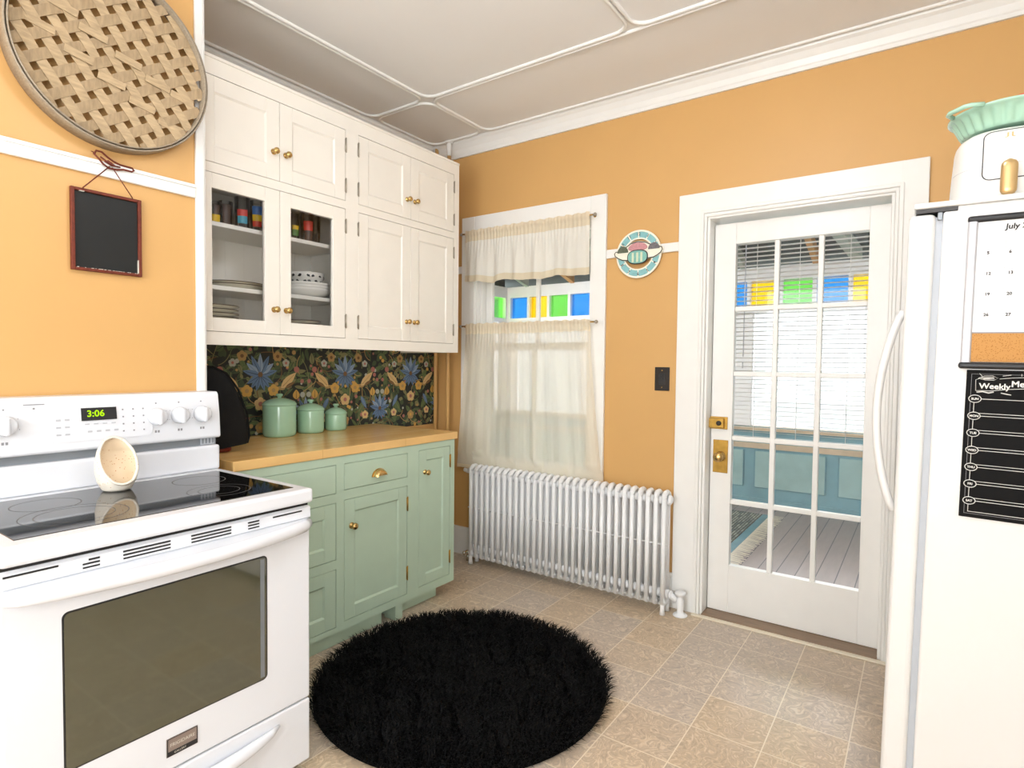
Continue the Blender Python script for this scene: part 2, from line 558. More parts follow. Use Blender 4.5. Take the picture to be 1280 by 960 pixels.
b = MB(); b.box(-0.15, XR, YB, 0.0, -0.1, 0.0); build_at_origin(b, 'floor', 'floor')
b = MB(); b.box(-0.15, XR + .15, YB - .15, 0.16, ZC, ZC + 0.1); build_at_origin(b, 'ceiling', 'ceil')
b = MB(); b.box(-0.15, 0.0, YO, 0.0, -0.1, ZC); build_at_origin(b, 'wall_alcove', 'orange')
b = MB(); b.box(-0.15, XO, YB - .15, YO, -0.1, ZC); build_at_origin(b, 'wall_left', 'orange')
b = MB()
for (x0, x1, z0, z1) in ((-0.15, 0.36, -.1, ZC), (0.36, 1.235, -.1, 0.62), (0.36, 1.235, 2.19, ZC), (1.235, 1.90, -.1, ZC), (1.90, 2.712, 2.07, ZC), (2.712, XR + .15, -.1, ZC), (1.90, 2.712, -.1, -0.002)):
    b.box(x0, x1, 0.0, 0.16, z0, z1)
build_at_origin(b, 'wall_far', 'orange')
b = MB()
for (y0, y1, z0, z1) in ((YB - .15, -4.75, -.1, ZC), (-4.75, -3.55, -.1, .85), (-4.75, -3.55, 2.25, ZC), (-3.55, 0.0, -.1, ZC)):
    b.box(XR, XR + .15, y0, y1, z0, z1)
build_at_origin(b, 'wall_right', 'plainwall')
b = MB()
for (x0, x1, z0, z1) in ((XO, 1.1, -.1, ZC), (1.1, 3.1, -.1, .85), (1.1, 3.1, 2.3, ZC), (3.1, XR, -.1, ZC)):
    b.box(x0, x1, YB - .15, YB, z0, z1)
build_at_origin(b, 'wall_rear', 'plainwall')

# crown moulding along the far wall, with its little picture-rail bead
b = MB()
prof = [(0, 2.70), (-.014, 2.70), (-.016, 2.716), (-.02, 2.722), (-.026, 2.748), (-.044, 2.775), (-.058, 2.785), (-.062, ZC - .001), (0, ZC - .001)]
b.prism([(0.0, y, z) for (y, z) in prof], (XR, 0, 0)); build_at_origin(b, 'trim_1', 'trim')
b = MB()
prof = [(0, 2.752), (.012, 2.752), (.014, 2.768), (.026, 2.78), (.03, ZC - .001), (0, ZC - .001)]
b.prism([(x, YO, z) for (x, z) in prof], (0, -YO - .06, 0)); build_at_origin(b, 'trim_2', 'trim')
# corner board and chair rail on the orange wall
b = MB(); b.box(XO, XO + .012, YO - .032, YO - .001, 0, ZC - .002, b=.003)
b.box(XO - .03, XO, YO - .001, YO + .010, 0, ZC - .002, b=.003); build_at_origin(b, 'trim_3', 'trim')
b = MB(); b.box(XO, XO + .014, YB, YO - .032, 1.909, 1.955, b=.004); b.box(XO, XO + .02, YB, YO - .032, 1.944, 1.957, b=.003)
build_at_origin(b, 'trim_4', 'trim')
# chair rail pieces on the far wall
b = MB()
for (x0, x1) in ((0.0, .256), (1.329, 1.752)):
    b.box(x0, x1, -.016, 0, 1.917, 1.966, b=.004)
build_at_origin(b, 'trim_5', 'trim')
b = MB()
b.box(0.0, 1.752, -.018, 0, 0, .17); b.box(0.0, 1.752, -.024, 0, .165, .187, b=.005)
b.box(2.83, XR, -.018, 0, 0, .17); b.box(2.83, XR, -.024, 0, .165, .187, b=.005)
build_at_origin(b, 'baseboard_far', 'trim')

# ceiling panels outlined by round-cornered beads
def rrect(x0, x1, y0, y1, r, z, n=6):
    P = []
    for (cx, cy, a0) in ((x1 - r, y1 - r, 0), (x0 + r, y1 - r, 90), (x0 + r, y0 + r, 180), (x1 - r, y0 + r, 270)):
        for i in range(n + 1):
            a = math.radians(a0 + 90 * i / n)
            P.append((cx + r * math.cos(a), cy + r * math.sin(a), z))
    return P
xs = [0.035, 0.492, 1.74, 2.97, XR]
ys = [-.068, -.612, -1.84, -3.06, -4.28, YB]
g = .011
b = MB()
for i in range(len(xs) - 1):
    for j in range(len(ys) - 1):
        if j == 0 and i > 1: continue
        if xs[i] < XO - .2 and ys[j + 1] < YO:
            y0 = YO + .02
        else:
            y0 = ys[j + 1]
        if y0 >= ys[j]: continue
        b.tube(rrect(xs[i] + g, (XR if j == 0 and i == 1 else xs[i + 1]) - g, y0 + g, ys[j] - g, .075, ZC - .002), .0095, seg=8, closed=True)
build_at_origin(b, 'trim_6', 'trim')

# ---------------------------------------------------------------- window
win = bpy.data.objects.new('window_1', None); COL.objects.link(win); win.location = (.79, 0, .62); win['kind'] = 'structure'
b = MB()
WX0, WX1, WT = .256, 1.329, 2.286
b.box(WX0, .366, -.022, 0, .62, WT, b=.004); b.box(1.229, WX1, -.022, 0, .62, WT, b=.004)
b.box(.366, 1.229, -.022, 0, 2.18, WT, b=.004)
b.box(WX0, WX1, -.024, 0, .61, .64, b=.005)
b.box(.36, .374, 0, .16, .62, 2.19); b.box(1.221, 1.235, 0, .16, .62, 2.19); b.box(.36, 1.235, 0, .16, 2.178, 2.19); b.box(.36, 1.235, 0, .16, .62, .64)
b.box(.374, .392, .035, .055, .64, 2.178, b=.003); b.box(1.203, 1.221, .035, .055, .64, 2.178, b=.003)
b.build('window_frame', 'trim', win)
def sash(name, y0, y1, z0, z1, par):
    s = MB()
    xL, xR_ = .374, 1.221
    s.box(xL, xL + .05, y0, y1, z0, z1, b=.004); s.box(xR_ - .05, xR_, y0, y1, z0, z1, b=.004)
    s.box(xL + .05, xR_ - .05, y0, y1, z0, z0 + .045, b=.004); s.box(xL + .05, xR_ - .05, y0, y1, z1 - .045, z1, b=.004)
    xm = .789
    s.box(xm - .013, xm + .013, y0 + .004, y1 - .004, z0 + .045, z1 - .045, b=.003)
    o = s.build(name, 'trim', par)
    p = MB(); ym = (y0 + y1) / 2
    p.face([(xL + .045, ym, z0 + .04), (xR_ - .045, ym, z0 + .04), (xR_ - .045, ym, z1 - .04), (xL + .045, ym, z1 - .04)])
    p.build('window_pane', 'glass', o)
sash('upper_sash', .100, .132, 1.40, 2.178, win)
sash('lower_sash', .062, .094, .64, 1.445, win)

# ---------------------------------------------------------------- door
b = MB()      # flat casing, stepped bead and jamb
CX0, CX1, CT = 1.752, 2.829, 2.204
b.box(CX0, 1.880, -.022, 0, 0, CT, b=.004); b.box(2.730, CX1, -.022, 0, 0, CT, b=.004); b.box(1.868, 2.742, -.0215, 0, 2.075, CT, b=.002)
for (d0, d1, yy) in ((1.868, 1.886, -.030), (1.886, 1.900, -.024), (1.900, 1.914, -.012)):
    b.box(d0, d1, yy, .16, 0, 2.10 - (d0 - 1.868), b=.004)
    b.box(2.742 - (d1 - 1.868), 2.742 - (d0 - 1.868), yy, .16, 0, 2.10 - (d0 - 1.868), b=.004)
    b.box(d0, 2.742 - (d0 - 1.868), yy, .16, 2.11 - (d1 - 1.868), 2.11 - (d0 - 1.868), b=.004)
build_at_origin(b, 'trim_7', 'trim')
b = MB(); b.box(1.914, 2.697, -.03, .20, -.002, .012, b=.003); build_at_origin(b, 'trim_8', 'threshold')
b = MB(); b.box(1.87, 2.745, -.058, -.03, 0, .008, b=.003); build_at_origin(b, 'trim_9', 'strip')

door = bpy.data.objects.new('door_1', None); COL.objects.link(door); door.location = (2.30, .09, .013); door['kind'] = 'structure'
DX0, DX1, DZ0, DZ1, DY0, DY1 = 1.917, 2.694, .014, 2.048, .068, .110
GX0, GX1, GZ0, GZ1 = 2.024, 2.612, .264, 1.940
b = MB()
b.box(DX0, GX0, DY0, DY1, DZ0, DZ1, b=.002); b.box(GX1, DX1, DY0, DY1, DZ0, DZ1, b=.002)
b.box(GX0, GX1, DY0, DY1, DZ0, GZ0, b=.002); b.box(GX0, GX1, DY0, DY1, GZ1, DZ1, b=.002)
cw = (GX1 - GX0) / 3; rh = (GZ1 - GZ0) / 5
for i in (1, 2):
    x = GX0 + cw * i; b.box(x - .012, x + .012, DY0 + .004, DY1 - .004, GZ0, GZ1, b=.004)
for j in (1, 2, 3, 4):
    z = GZ0 + rh * j; b.box(GX0, GX1, DY0 + .005, DY1 - .005, z - .012, z + .012, b=.004)
slab = b.build('door_slab', 'trim', door)
b = MB(); ym = (DY0 + DY1) / 2
for i in range(3):
    for j in range(5):
        x0, x1, z0, z1 = GX0 + cw * i + .009, GX0 + cw * (i + 1) - .009, GZ0 + rh * j + .009, GZ0 + rh * (j + 1) - .009
        b.face([(x0, ym, z0), (x1, ym, z0), (x1, ym, z1), (x0, ym, z1)])
b.build('door_pane', 'glass', slab)
# brass rim lock
b = MB()
b.box(1.895, 2.003, .062, .0685, .978, 1.043, b=.002); b.box(1.903, 1.988, .040, .062, .985, 1.036, b=.004)
b.lathe([(.013, 0), (.013, -.006), (.009, -.008)], (1.965, .040, 1.011), axis='y', seg=16, m=1)
b.box(1.892, 1.906, .030, .062, .978, 1.040, b=.002, m=0)
b.build('rim_lock', ['oldbrass', 'switch'], door)
b = MB(); b.box(1.932, 2.008, .0635, .0685, .748, .921, b=.0015)
kp = b.build('knob_plate', 'oldbrass', door)
b = MB(); b.lathe([(.026, 0), (.026, -.006), (.012, -.010), (.011, -.026), (.022, -.034), (.0265, -.046), (.025, -.056), (.015, -.064), (0, -.066)], (1.972, .0635, .836), axis='y', seg=20)
b.build('door_knob', 'brass', kp)

# white mini blind hanging on the porch side of the glazed door
bl = thing('mini_blind', 'white slatted mini blind hanging behind the upper panes of the glazed door', 'blind', (2.318, .15, .93))
b = MB(); b.box(1.995, 2.64, .118, .148, 1.955, 1.985, b=.003); b.build('headrail', 'blind', bl)
b = MB()
n = 45; zt, zb = 1.945, .945
for k in range(n):
    z = zt - (zt - zb) * k / (n - 1); c, s = math.cos(.13), math.sin(.13)
    P = []
    for t in (-1, -.4, .4, 1):
        P.append((.133 + t * .0125 * c, z - t * .0125 * s + (.0012 * (1 - t * t))))
    for a, d in zip(P[:-1], P[1:]):
        b.face([(2.004, a[0], a[1]), (2.632, a[0], a[1]), (2.632, d[0], d[1]), (2.004, d[0], d[1])])
b.build('slat_stack', 'blind', bl, smooth=True)
b = MB(); b.box(2.004, 2.632, .122, .146, .928, .940, b=.004); b.build('bottom_rail', 'blind', bl)
for x in (2.118, 2.318, 2.535):
    b = MB(); b.tube([(x, .1195, 1.96), (x, .1195, .935)], .0014, seg=5); b.build('ladder_cord', 'blind', bl)
b = MB(); b.tube([(2.062, .1175, 1.95), (2.060, .1165, 1.36)], .0028, seg=6); b.tube([(2.058, .1165, 1.33), (2.058, .1165, 1.30)], .003, seg=6)
b.build('tilt_wand', 'gridline', bl)

# ================================================================== PORCH beyond the wall
PY = 2.78
M['palebeam'] = mat('grey_green_beam_paint', '#9AA49A', .6, var=.15, vscale=9)
b = MB(); b.box(-1.5, 4.6, .16, PY + .1, -.1, -.02); build_at_origin(b, 'floor_porch', 'porchfloor')
def porch_wall(name, along, fixed, a0, a1, sgn, win_a, trans_cols, pattern0):
    """window wall: teal panels under a beige ledge, tall clear sashes, a row of coloured lights and a white header"""
    def bx(mb, a, c, d0, d1, z0, z1, m=0, bv=0):
        if along == 'x': mb.box(a, c, fixed + min(d0 * sgn, d1 * sgn), fixed + max(d0 * sgn, d1 * sgn), z0, z1, m, bv)
        else: mb.box(fixed + min(d0 * sgn, d1 * sgn), fixed + max(d0 * sgn, d1 * sgn), a, c, z0, z1, m, bv)
    w = MB()
    bx(w, a0, a1, 0, .10, -.1, .74, 0)
    bx(w, a0, a1, -.012, 0, .53, .59, 1, .004)
    bx(w, a0, a1, -.05, .10, .70, .745, 1, .006)
    bx(w, a0, a1, -.012, 0, -.02, .06, 0, .003)
    bx(w, a0, a1, 0, .10, 2.115, 2.245, 3)
    bx(w, a0, a1, 0, .10, 1.815, 1.865, 3)
    # raised teal panels
    p = a0 + .12
    while p < a1 - .3:
        q = min(p + .60, a1 - .05)
        bx(w, p, q, -.014, 0, .16, .515, 2, .008)
        p += .70
    # posts between the sashes
    for (s0, s1) in win_a: bx(w, s0, s1, 0, .10, .74, 1.82, 3)
    build_at_origin(w, name, ['teal', 'beigetrim', 'tealpanel', 'porchwhite'])
    # coloured lights, .28 apart
    fr = MB(); pan = {'g_blue': MB(), 'g_yellow': MB(), 'g_green': MB()}
    order = ['g_blue', 'g_yellow', 'g_green']
    k = pattern0; c = trans_cols
    first = True
    while c < a1 - .05:
        c1 = min(c + .245, a1)
        mm = order[k % 3]
        mb = pan[mm]
        if along == 'x': mb.box(c - .008, c1 + .008, fixed + sgn * .045, fixed + sgn * .05, 1.86, 2.12)
        else: mb.box(fixed + sgn * .045, fixed + sgn * .05, c - .008, c1 + .008, 1.86, 2.12)
        bx(fr, c1, c + .28, 0, .10, 1.865, 2.115, 0)
        c += .28; k += 1
    bx(fr, a0, trans_cols, 0, .10, 1.865, 2.115, 0)
    o = build_at_origin(fr, 'trim_10', 'porchwhite')
    for mm, mb in pan.items():
        if len(mb.bm.verts): build_at_origin(mb, 'window_2', mm)
        else: mb.bm.free()
    cg = MB()
    bx(cg, a0, a1, .05, .054, .74, 1.82)
    build_at_origin(cg, 'window_3', 'glass')
porch_wall('wall_porch', 'x', PY, -1.37, 4.6, 1, [(-1.37, -1.25), (-.34, -.26), (.62, .74), (1.34, 1.50), (2.52, 2.60), (3.6, 3.7)], -1.325, 0)
porch_wall('wall_porch_end', 'y', -1.37, .16, PY, -1, [(.16, .3), (1.4, 1.5), (2.6, 2.78)], .26, 0)
b = MB(); b.box(4.6, 4.7, .16, PY + .1, -.1, 2.75); build_at_origin(b, 'wall_porch_right', 'porchwhite')
# sloping porch roof with open rafters, closed at the left by a gable board
b = MB(); b.prism([(-1.6, .16, 3.02), (-1.6, PY + .4, 2.24), (-1.6, PY + .4, 2.32), (-1.6, .16, 3.10)], (6.4, 0, 0)); build_at_origin(b, 'ceiling_porch', 'porchceil')
b = MB(); b.prism([(-1.47, .16, 2.24), (-1.47, PY, 2.24), (-1.47, PY, 2.34), (-1.47, .16, 3.0)], (.06, 0, 0)); build_at_origin(b, 'wall_porch_gable', 'porchceil')
x = -1.1; k = 0
while x < 4.6:
    raf = MB()
    raf.prism([(x, .18, 2.90), (x, PY - .01, 2.235), (x, PY - .01, 2.335), (x, .18, 3.0)], (.05, 0, 0))
    build_at_origin(raf, 'beam_porch', 'porchbeam' if k % 2 else 'palebeam')
    x += .62; k += 1
b = MB(); b.box(-1.36, 4.6, 1.58, 1.63, 2.44, 2.53); build_at_origin(b, 'beam_porch', 'palebeam')
b = MB(); b.prism([(2.0, .5, 2.60), (2.08, .5, 2.60), (2.40, 2.5, 2.20), (2.32, 2.5, 2.20)], (0, 0, .09), 0)
build_at_origin(b, 'beam_porch', 'palebeam')
b = MB(); b.box(-22, 26, 15, 15.3, -.7, 4.6); build_at_origin(b, 'wall_outside', 'farwall')  # backdrop added to cover the brighter sky behind the porch panes
b = MB(); b.box(-30, 34, PY + .3, 50, -.7, -.6); build_at_origin(b, 'ground_outside', 'ground')

# fringed porch rug
rg = thing('fringed_rug', 'fringed blue bordered rug on the porch boards seen through the door glass', 'rug', (.95, 1.6, -.02))
def rugmat():
    m, nt, bs = node_chain('woven_rug')
    N, L = nt.nodes, nt.links
    tc = N.new('ShaderNodeTexCoord'); br = N.new('ShaderNodeTexBrick')
    br.inputs['Color1'].default_value = lin('#A9AFA4'); br.inputs['Color2'].default_value = lin('#5F6E70'); br.inputs['Mortar'].default_value = lin('#57514C')
    br.inputs['Scale'].default_value = 1; br.inputs['Brick Width'].default_value = .09; br.inputs['Row Height'].default_value = .022; br.inputs['Mortar Size'].default_value = .004
    mp = N.new('ShaderNodeMapping'); mp.inputs['Rotation'].default_value = (0, 0, PI / 2)
    L.new(tc.outputs['Object'], mp.inputs[0]); L.new(mp.outputs[0], br.inputs['Vector']); L.new(br.outputs['Color'], bs.inputs['Base Color'])
    bs.inputs['Roughness'].default_value = .9
    return m
M['rug'] = rugmat()
b = MB(); b.box(.0, 1.70, .75, 2.45, -.02, -.008, b=.003); b.build('rug_field', 'rug', rg)
b = MB(); b.box(1.70, 1.76, .75, 2.45, -.02, -.008, b=.003); b.box(0, 1.70, .70, .75, -.02, -.008, b=.003); b.build('rug_border', 'teal', rg)
b = MB(); y = .72
while y < 2.46:
    w = random.uniform(.012, .02); l = random.uniform(.085, .12); d = random.uniform(-.03, .01)
    b.face([(1.755, y, -.010), (1.755, y + w, -.010), (1.76 + l, y + w + d - .003, -.016), (1.76 + l, y + d, -.016)]); y += w * .96
f_ = b.build('fringe', 'strip', rg); f_['kind'] = 'stuff'

# ================================================================== helpers for joinery facing +x
def panel_front(mb, x, y0, y1, z0, z1, st, th=.020, recess=.007, m=0, bead=True):
    """frame-and-panel front whose face lies at x"""
    mb.box(x - th, x, y0, y0 + st, z0, z1, m, .0012, 1); mb.box(x - th, x, y1 - st, y1, z0, z1, m, .0012, 1)
    mb.box(x - th, x, y0 + st, y1 - st, z0, z0 + st, m, .0012, 1); mb.box(x - th, x, y0 + st, y1 - st, z1 - st, z1, m, .0012, 1)
    mb.box(x - th, x - recess, y0 + st, y1 - st, z0 + st, z1 - st, m)
    if bead:
        s = .007
        Y0, Y1, Z0, Z1 = y0 + st, y1 - st, z0 + st, z1 - st
        for q in (((Y0, Z0), (Y1, Z0), (Y1 - s, Z0 + s), (Y0 + s, Z0 + s)), ((Y1, Z0), (Y1, Z1), (Y1 - s, Z1 - s), (Y1 - s, Z0 + s)),
                  ((Y1, Z1), (Y0, Z1), (Y0 + s, Z1 - s), (Y1 - s, Z1 - s)), ((Y0, Z1), (Y0, Z0), (Y0 + s, Z0 + s), (Y0 + s, Z1 - s))):
            (a, c_, d, e) = q
            mb.face([(x - .0008, *a), (x - .0008, *c_), (x - recess + .0005, *d), (x - recess + .0005, *e)], m)

def knob(par, x, y, z, r=.0135, m='brass'):
    b = MB()
    b.lathe([(r * .95, 0), (r * .95, .003), (r * .45, .006), (r * .42, .014), (r * .85, .019), (r * 1.05, .025), (r * .95, .031), (r * .5, .035), (0, .0355)], (x, y, z), axis='x', seg=18)
    return b.build('knob', m, par)

def hinge(par, x, y, z, h=.062, m='steel'):
    b = MB(); b.box(x - .002, x + .0015, y - .006, y + .006, z - h / 2, z + h / 2)
    b.tube([(x + .003, y, z - h / 2 - .004), (x + .003, y, z + h / 2 + .004)], .0035, seg=8)
    return b.build('hinge', m, par)

# ================================================================== UPPER CUPBOARDS
XF = .487
up = thing('wall_cupboard', 'tall white built-in wall cupboard with glass doors and brass knobs under the ceiling', 'cupboard', (.25, -1.12, 1.3735))
UY0, UY1, UZ0, UZ1 = -1.922, -.323, 1.3735, 2.519
rows = [(1.426, 2.062), (2.100, 2.445)]
cols = [(-1.892, -1.178), (-1.100, -.370)]
b = MB()
b.box(.004, XF - .02, UY0, UY0 + .018, UZ0 + .01, UZ1); b.box(.004, XF - .0, UY1 - .018, UY1, UZ0, UZ1, 0, .002)
b.box(.004, XF - .02, UY0 + .018, UY1 - .018, UZ0 + .028, UZ0 + .054); b.box(.004, XF - .02, UY0 + .018, UY1 - .018, UZ1 - .02, UZ1)
b.box(.16, .170, UY0 + .018, UY1 - .018, UZ0 + .05, UZ1 - .02, 1); b.box(.170, XF - .02, -1.148, -1.130, UZ0 + .05, UZ1 - .02)
b.box(.014, XF - .02, UY0 + .018, UY1 - .018, 2.072, 2.090)
# narrow boards of the back
for i in range(8):
    y = -1.89 + .092 * i; b.box(.170, .1715, y, y + .088, UZ0 + .055, 2.07, 1)
# face frame
F0, F1 = XF - .02, XF
b.box(F0, F1, UY0, cols[0][0], UZ0, UZ1); b.box(F0, F1, cols[0][1], cols[1][0], rows[0][0], rows[1][1]); b.box(F0, F1, cols[1][1], UY1 - .018, UZ0, UZ1)
b.box(F0, F1, cols[0][0], cols[1][1], UZ0, rows[0][0]); b.box(F0, F1, cols[0][0], cols[1][1], rows[1][1], UZ1)
for c in cols: b.box(F0, F1, c[0], c[1], rows[0][1], rows[1][0])
b.box(F0 - .001, F1 + .004, UY0, UY1 - .001, UZ1 - .010, UZ1 + .004, 0, .003)
b.build('carcass', ['cab', 'cabin'], up)
for z in (1.602, 1.862):
    b = MB(); b.box(.172, .440, UY0 + .019, -1.149, z, z + .019, 0, .003); b.build('shelf', 'cabin', up)
gp = .0022
for ri, (z0, z1) in enumerate(rows):
    for ci, (y0, y1) in enumerate(cols):
        ym = {(0): -1.537, (1): -.732}[ci]
        for side, (a, c) in enumerate(((y0 + gp, ym - gp / 2), (ym + gp / 2, y1 - gp))):
            d = MB()
            if ri == 0 and ci == 0:
                l, r_, bt, tp = ((-1.838, -1.609, 1.4835, 2.000) if side == 0 else (-1.482, -1.254, 1.4835, 1.998))
                x0 = XF - .022
                d.box(x0, XF, a, l, z0 + gp, z1 - gp, 0, .0012, 1); d.box(x0, XF, r_, c, z0 + gp, z1 - gp, 0, .0012, 1)
                d.box(x0, XF, l, r_, z0 + gp, bt, 0, .0012, 1); d.box(x0, XF, l, r_, tp, z1 - gp, 0, .0012, 1)
                o = d.build('glazed_door', 'cab', up)
                p = MB(); p.face([(XF - .012, l - .003, bt - .003), (XF - .012, r_ + .003, bt - .003), (XF - .012, r_ + .003, tp + .003), (XF - .012, l - .003, tp + .003)])
                p.build('glass_pane', 'glass', o)
            else:
                panel_front(d, XF, a, c, z0 + gp, z1 - gp, .062, recess=.006)
                o = d.build('door', 'cab', up)
            ky = (ym - .030) if side == 0 else (ym + .030)
            kz = {(0, 0): 1.536, (0, 1): 1.535, (1, 0): 2.222, (1, 1): 2.205}[(ri, ci)]
            knob(o, XF, ky, kz)
            hy = a - gp if side == 0 else c + gp
            for hz in ((z0 + .085, z1 - .085) if ri == 0 else (z0 + .075, z1 - .075)):
                hinge(o, XF, hy, hz)

# ---------------------------------------------------------------- china and glasses on the shelves
SB, S1, S2 = UZ0 + .0545, 1.6215, 1.8815
def plate_mesh(r, h=.017):
    b = MB()
    b.lathe([(0, .003), (r * .60, .003), (r * .62, 0), (r * .66, .001), (r * .72, .006), (r * .985, h - .003), (r, h), (r * .985, h + .0015), (r * .74, .010), (r * .66, .0065), (0, .0062)],
            (0, 0, 0), seg=36, mats=[0, 0, 0, 0, 0, 1, 1, 0, 0, 0])
    return b
def stack(kind, r, x, y, z, n, pitch, labels, cat, group, h=.017):
    first = plate_mesh(r, h).build(kind, ['plate', 'rimbrown'])
    first.location = (x, y, z)
    for i in range(n):
        o = first if i == 0 else first.copy()
        if i: COL.objects.link(o); o.location = (x + random.uniform(-.002, .002), y + random.uniform(-.002, .002), z + pitch * i)
        tag(o, labels(i, n), cat, group)
    return first
def ordn(i, n):
    names = ['bottom', 'second from the bottom', 'third from the bottom', 'fourth from the bottom', 'fifth from the bottom', 'sixth from the bottom']
    return 'top' if i == n - 1 else names[i]
stack('dinner_plate', .120, .315, -1.765, SB, 7, .0165, lambda i, n: f'cream dinner plate, {ordn(i, n)} of the tall plate stack behind glass', 'plate', 'dinner plates stacked in the glass cupboard')
stack('side_plate', .105, .325, -1.33, SB, 5, .0155, lambda i, n: f'cream side plate, {ordn(i, n)} of the low plate stack under the bowls', 'plate', 'side plates in the glass cupboard')
b = MB()
b.lathe([(0, .004), (.55, .004), (.57, 0), (.62, .002), (.97, .020), (1, .022), (.97, .024), (.66, .008), (0, .006)], (.30, -1.63, S1), seg=40, sx=.115, sy=.138, mats=[0, 0, 0, 0, 1, 1, 0, 0])
tag(b.build('oval_platter', ['plate', 'rimbrown']), 'lower oval cream platter lying directly on the cupboard middle shelf', 'platter')
b = MB()
b.lathe([(0, .004), (.55, .004), (.57, 0), (.62, .002), (.97, .019), (1, .021), (.97, .023), (.66, .008), (0, .006)], (.30, -1.63, S1 + .012), seg=40, sx=.108, sy=.130, mats=[0, 0, 0, 0, 1, 1, 0, 0])
tag(b.build('oval_platter', ['plate', 'rimbrown']), 'upper oval cream platter nested in the lower platter behind the first glass door', 'platter')
# nested bowls, the top one with black patches
def bowl(r, h, z, patches=False):
    b = MB()
    b.lathe([(0, .004), (r * .5, .004), (r * .52, 0), (r * .56, .002), (r * .82, h * .35), (r * .97, h * .75), (r, h), (r * .975, h), (r * .94, h * .75), (r * .78, h * .38), (r * .5, .010), (0, .008)], (.32, -1.285, z), seg=32)
    if patches:
        rnd = random.Random(5)
        for k in range(16):
            a0 = 2 * PI * k / 16 + rnd.uniform(-.1, .1)
            for hh in (h * .42, h * .75):
                a = a0 + (.2 if hh > h * .5 else 0)
                rr = r * (.86 if hh < h * .5 else .97) + .0022
                pts = []
                for q in range(9):
                    t = 2 * PI * q / 9; w = .0085 * rnd.uniform(.6, 1.35)
                    aa = a + math.cos(t) * w / rr; z_ = hh + math.sin(t) * w * .8
                    pts.append((  .32 + rr * math.cos(aa), -1.285 + rr * math.sin(aa), z + z_))
                b.face(pts, 1)
    return b.build('bowl', ['whitechina', 'black'])
for i, z in enumerate((0, .014, .028)):
    tag(bowl(.122, .042, S1 + z), ('lowest plain cream bowl of the nested stack on the cupboard middle shelf', 'second plain cream bowl of the nested stack on the cupboard middle shelf', 'uppermost plain cream bowl, right under the black patched bowl')[i], 'bowl', 'nested bowls on the middle shelf')
tag(bowl(.086, .076, S1 + .046, True), 'white bowl with black patches on top of the nested bowls', 'bowl', 'nested bowls on the middle shelf')
# printed drinking glasses on the top shelf
def tumbler(x, y, label, bands, r=.033, h=.135):
    t = thing('drinking_glass', label, 'glass', (x, y, S2), 'drinking glasses on the top shelf')
    b = MB(); b.lathe([(0, .008), (r * .78, .008), (r * .80, 0), (r, h), (r * .965, h), (r * .77, .012), (0, .012)], (x, y, S2 + .0002), seg=20)
    o = b.build('tumbler', 'glassware', t)
    for (z0, z1, a0, a1, mm) in bands:
        b = MB(); n = 10
        for k in range(n):
            t0 = a0 + (a1 - a0) * k / n; t1 = a0 + (a1 - a0) * (k + 1) / n
            r0 = r * (.80 + .2 * z0 / h) + .0007; r1 = r * (.80 + .2 * z1 / h) + .0007
            b.face([(x + r0 * math.cos(t0), y + r0 * math.sin(t0), S2 + z0), (x + r0 * math.cos(t1), y + r0 * math.sin(t1), S2 + z0), (x + r1 * math.cos(t1), y + r1 * math.sin(t1), S2 + z1), (x + r1 * math.cos(t0), y + r1 * math.sin(t0), S2 + z1)])
        b.build('printed_band', mm, t)
M['pblue'] = mat('blue_print', '#2F6FB8', .35); M['pcyan'] = mat('turquoise_print', '#3E9DB5', .35); M['pred'] = mat('red_print', '#D2362C', .35); M['pyel'] = mat('yellow_print', '#EBC22B', .35); M['pbrn'] = mat('brown_print', '#4A3428', .4); M['pgreen'] = mat('green_print', '#4E7D3A', .4)
A0, A1 = -1.2, .2
tumbler(.345, -1.755, 'clear glass with a yellow and brown print at the shelf end beside the wall', [(.015, .045, -.9, .5, 'pyel'), (.045, .085, -.5, .3, 'pbrn')], .030, .10)
tumbler(.335, -1.70, 'glass with a tall brown print, second on the cupboard top shelf', [(.01, .10, -.9, .3, 'pbrn')], .030, .115)
tumbler(.35, -1.632, 'clear glass with red and turquoise bands on the cupboard top shelf', [(.03, .062, A0, A1, 'pcyan'), (.062, .09, A0, A1, 'pred')], .034, .145)
tumbler(.365, -1.572, 'glass with red, yellow and blue bands on the cupboard top shelf', [(.025, .05, A0, A1, 'pred'), (.05, .078, A0, A1, 'pyel'), (.078, .115, A0, A1, 'pblue')], .032, .14)
tumbler(.25, -1.535, 'plain clear glass on the top shelf behind the first glass door', [], .030, .13)
tumbler(.33, -1.36, 'glass with a small green and yellow print behind the second glass door', [(.03, .06, -.9, .4, 'pgreen'), (.06, .08, -.9, .4, 'pyel')], .028, .135)
tumbler(.36, -1.305, 'glass with a broad red print and brown base behind the second glass door', [(.06, .105, A0, A1, 'pred'), (.01, .06, -1.1, .2, 'pbrn')], .035, .15)
tumbler(.33, -1.243, 'tall plain clear glass beside the red printed glass', [], .030, .155)

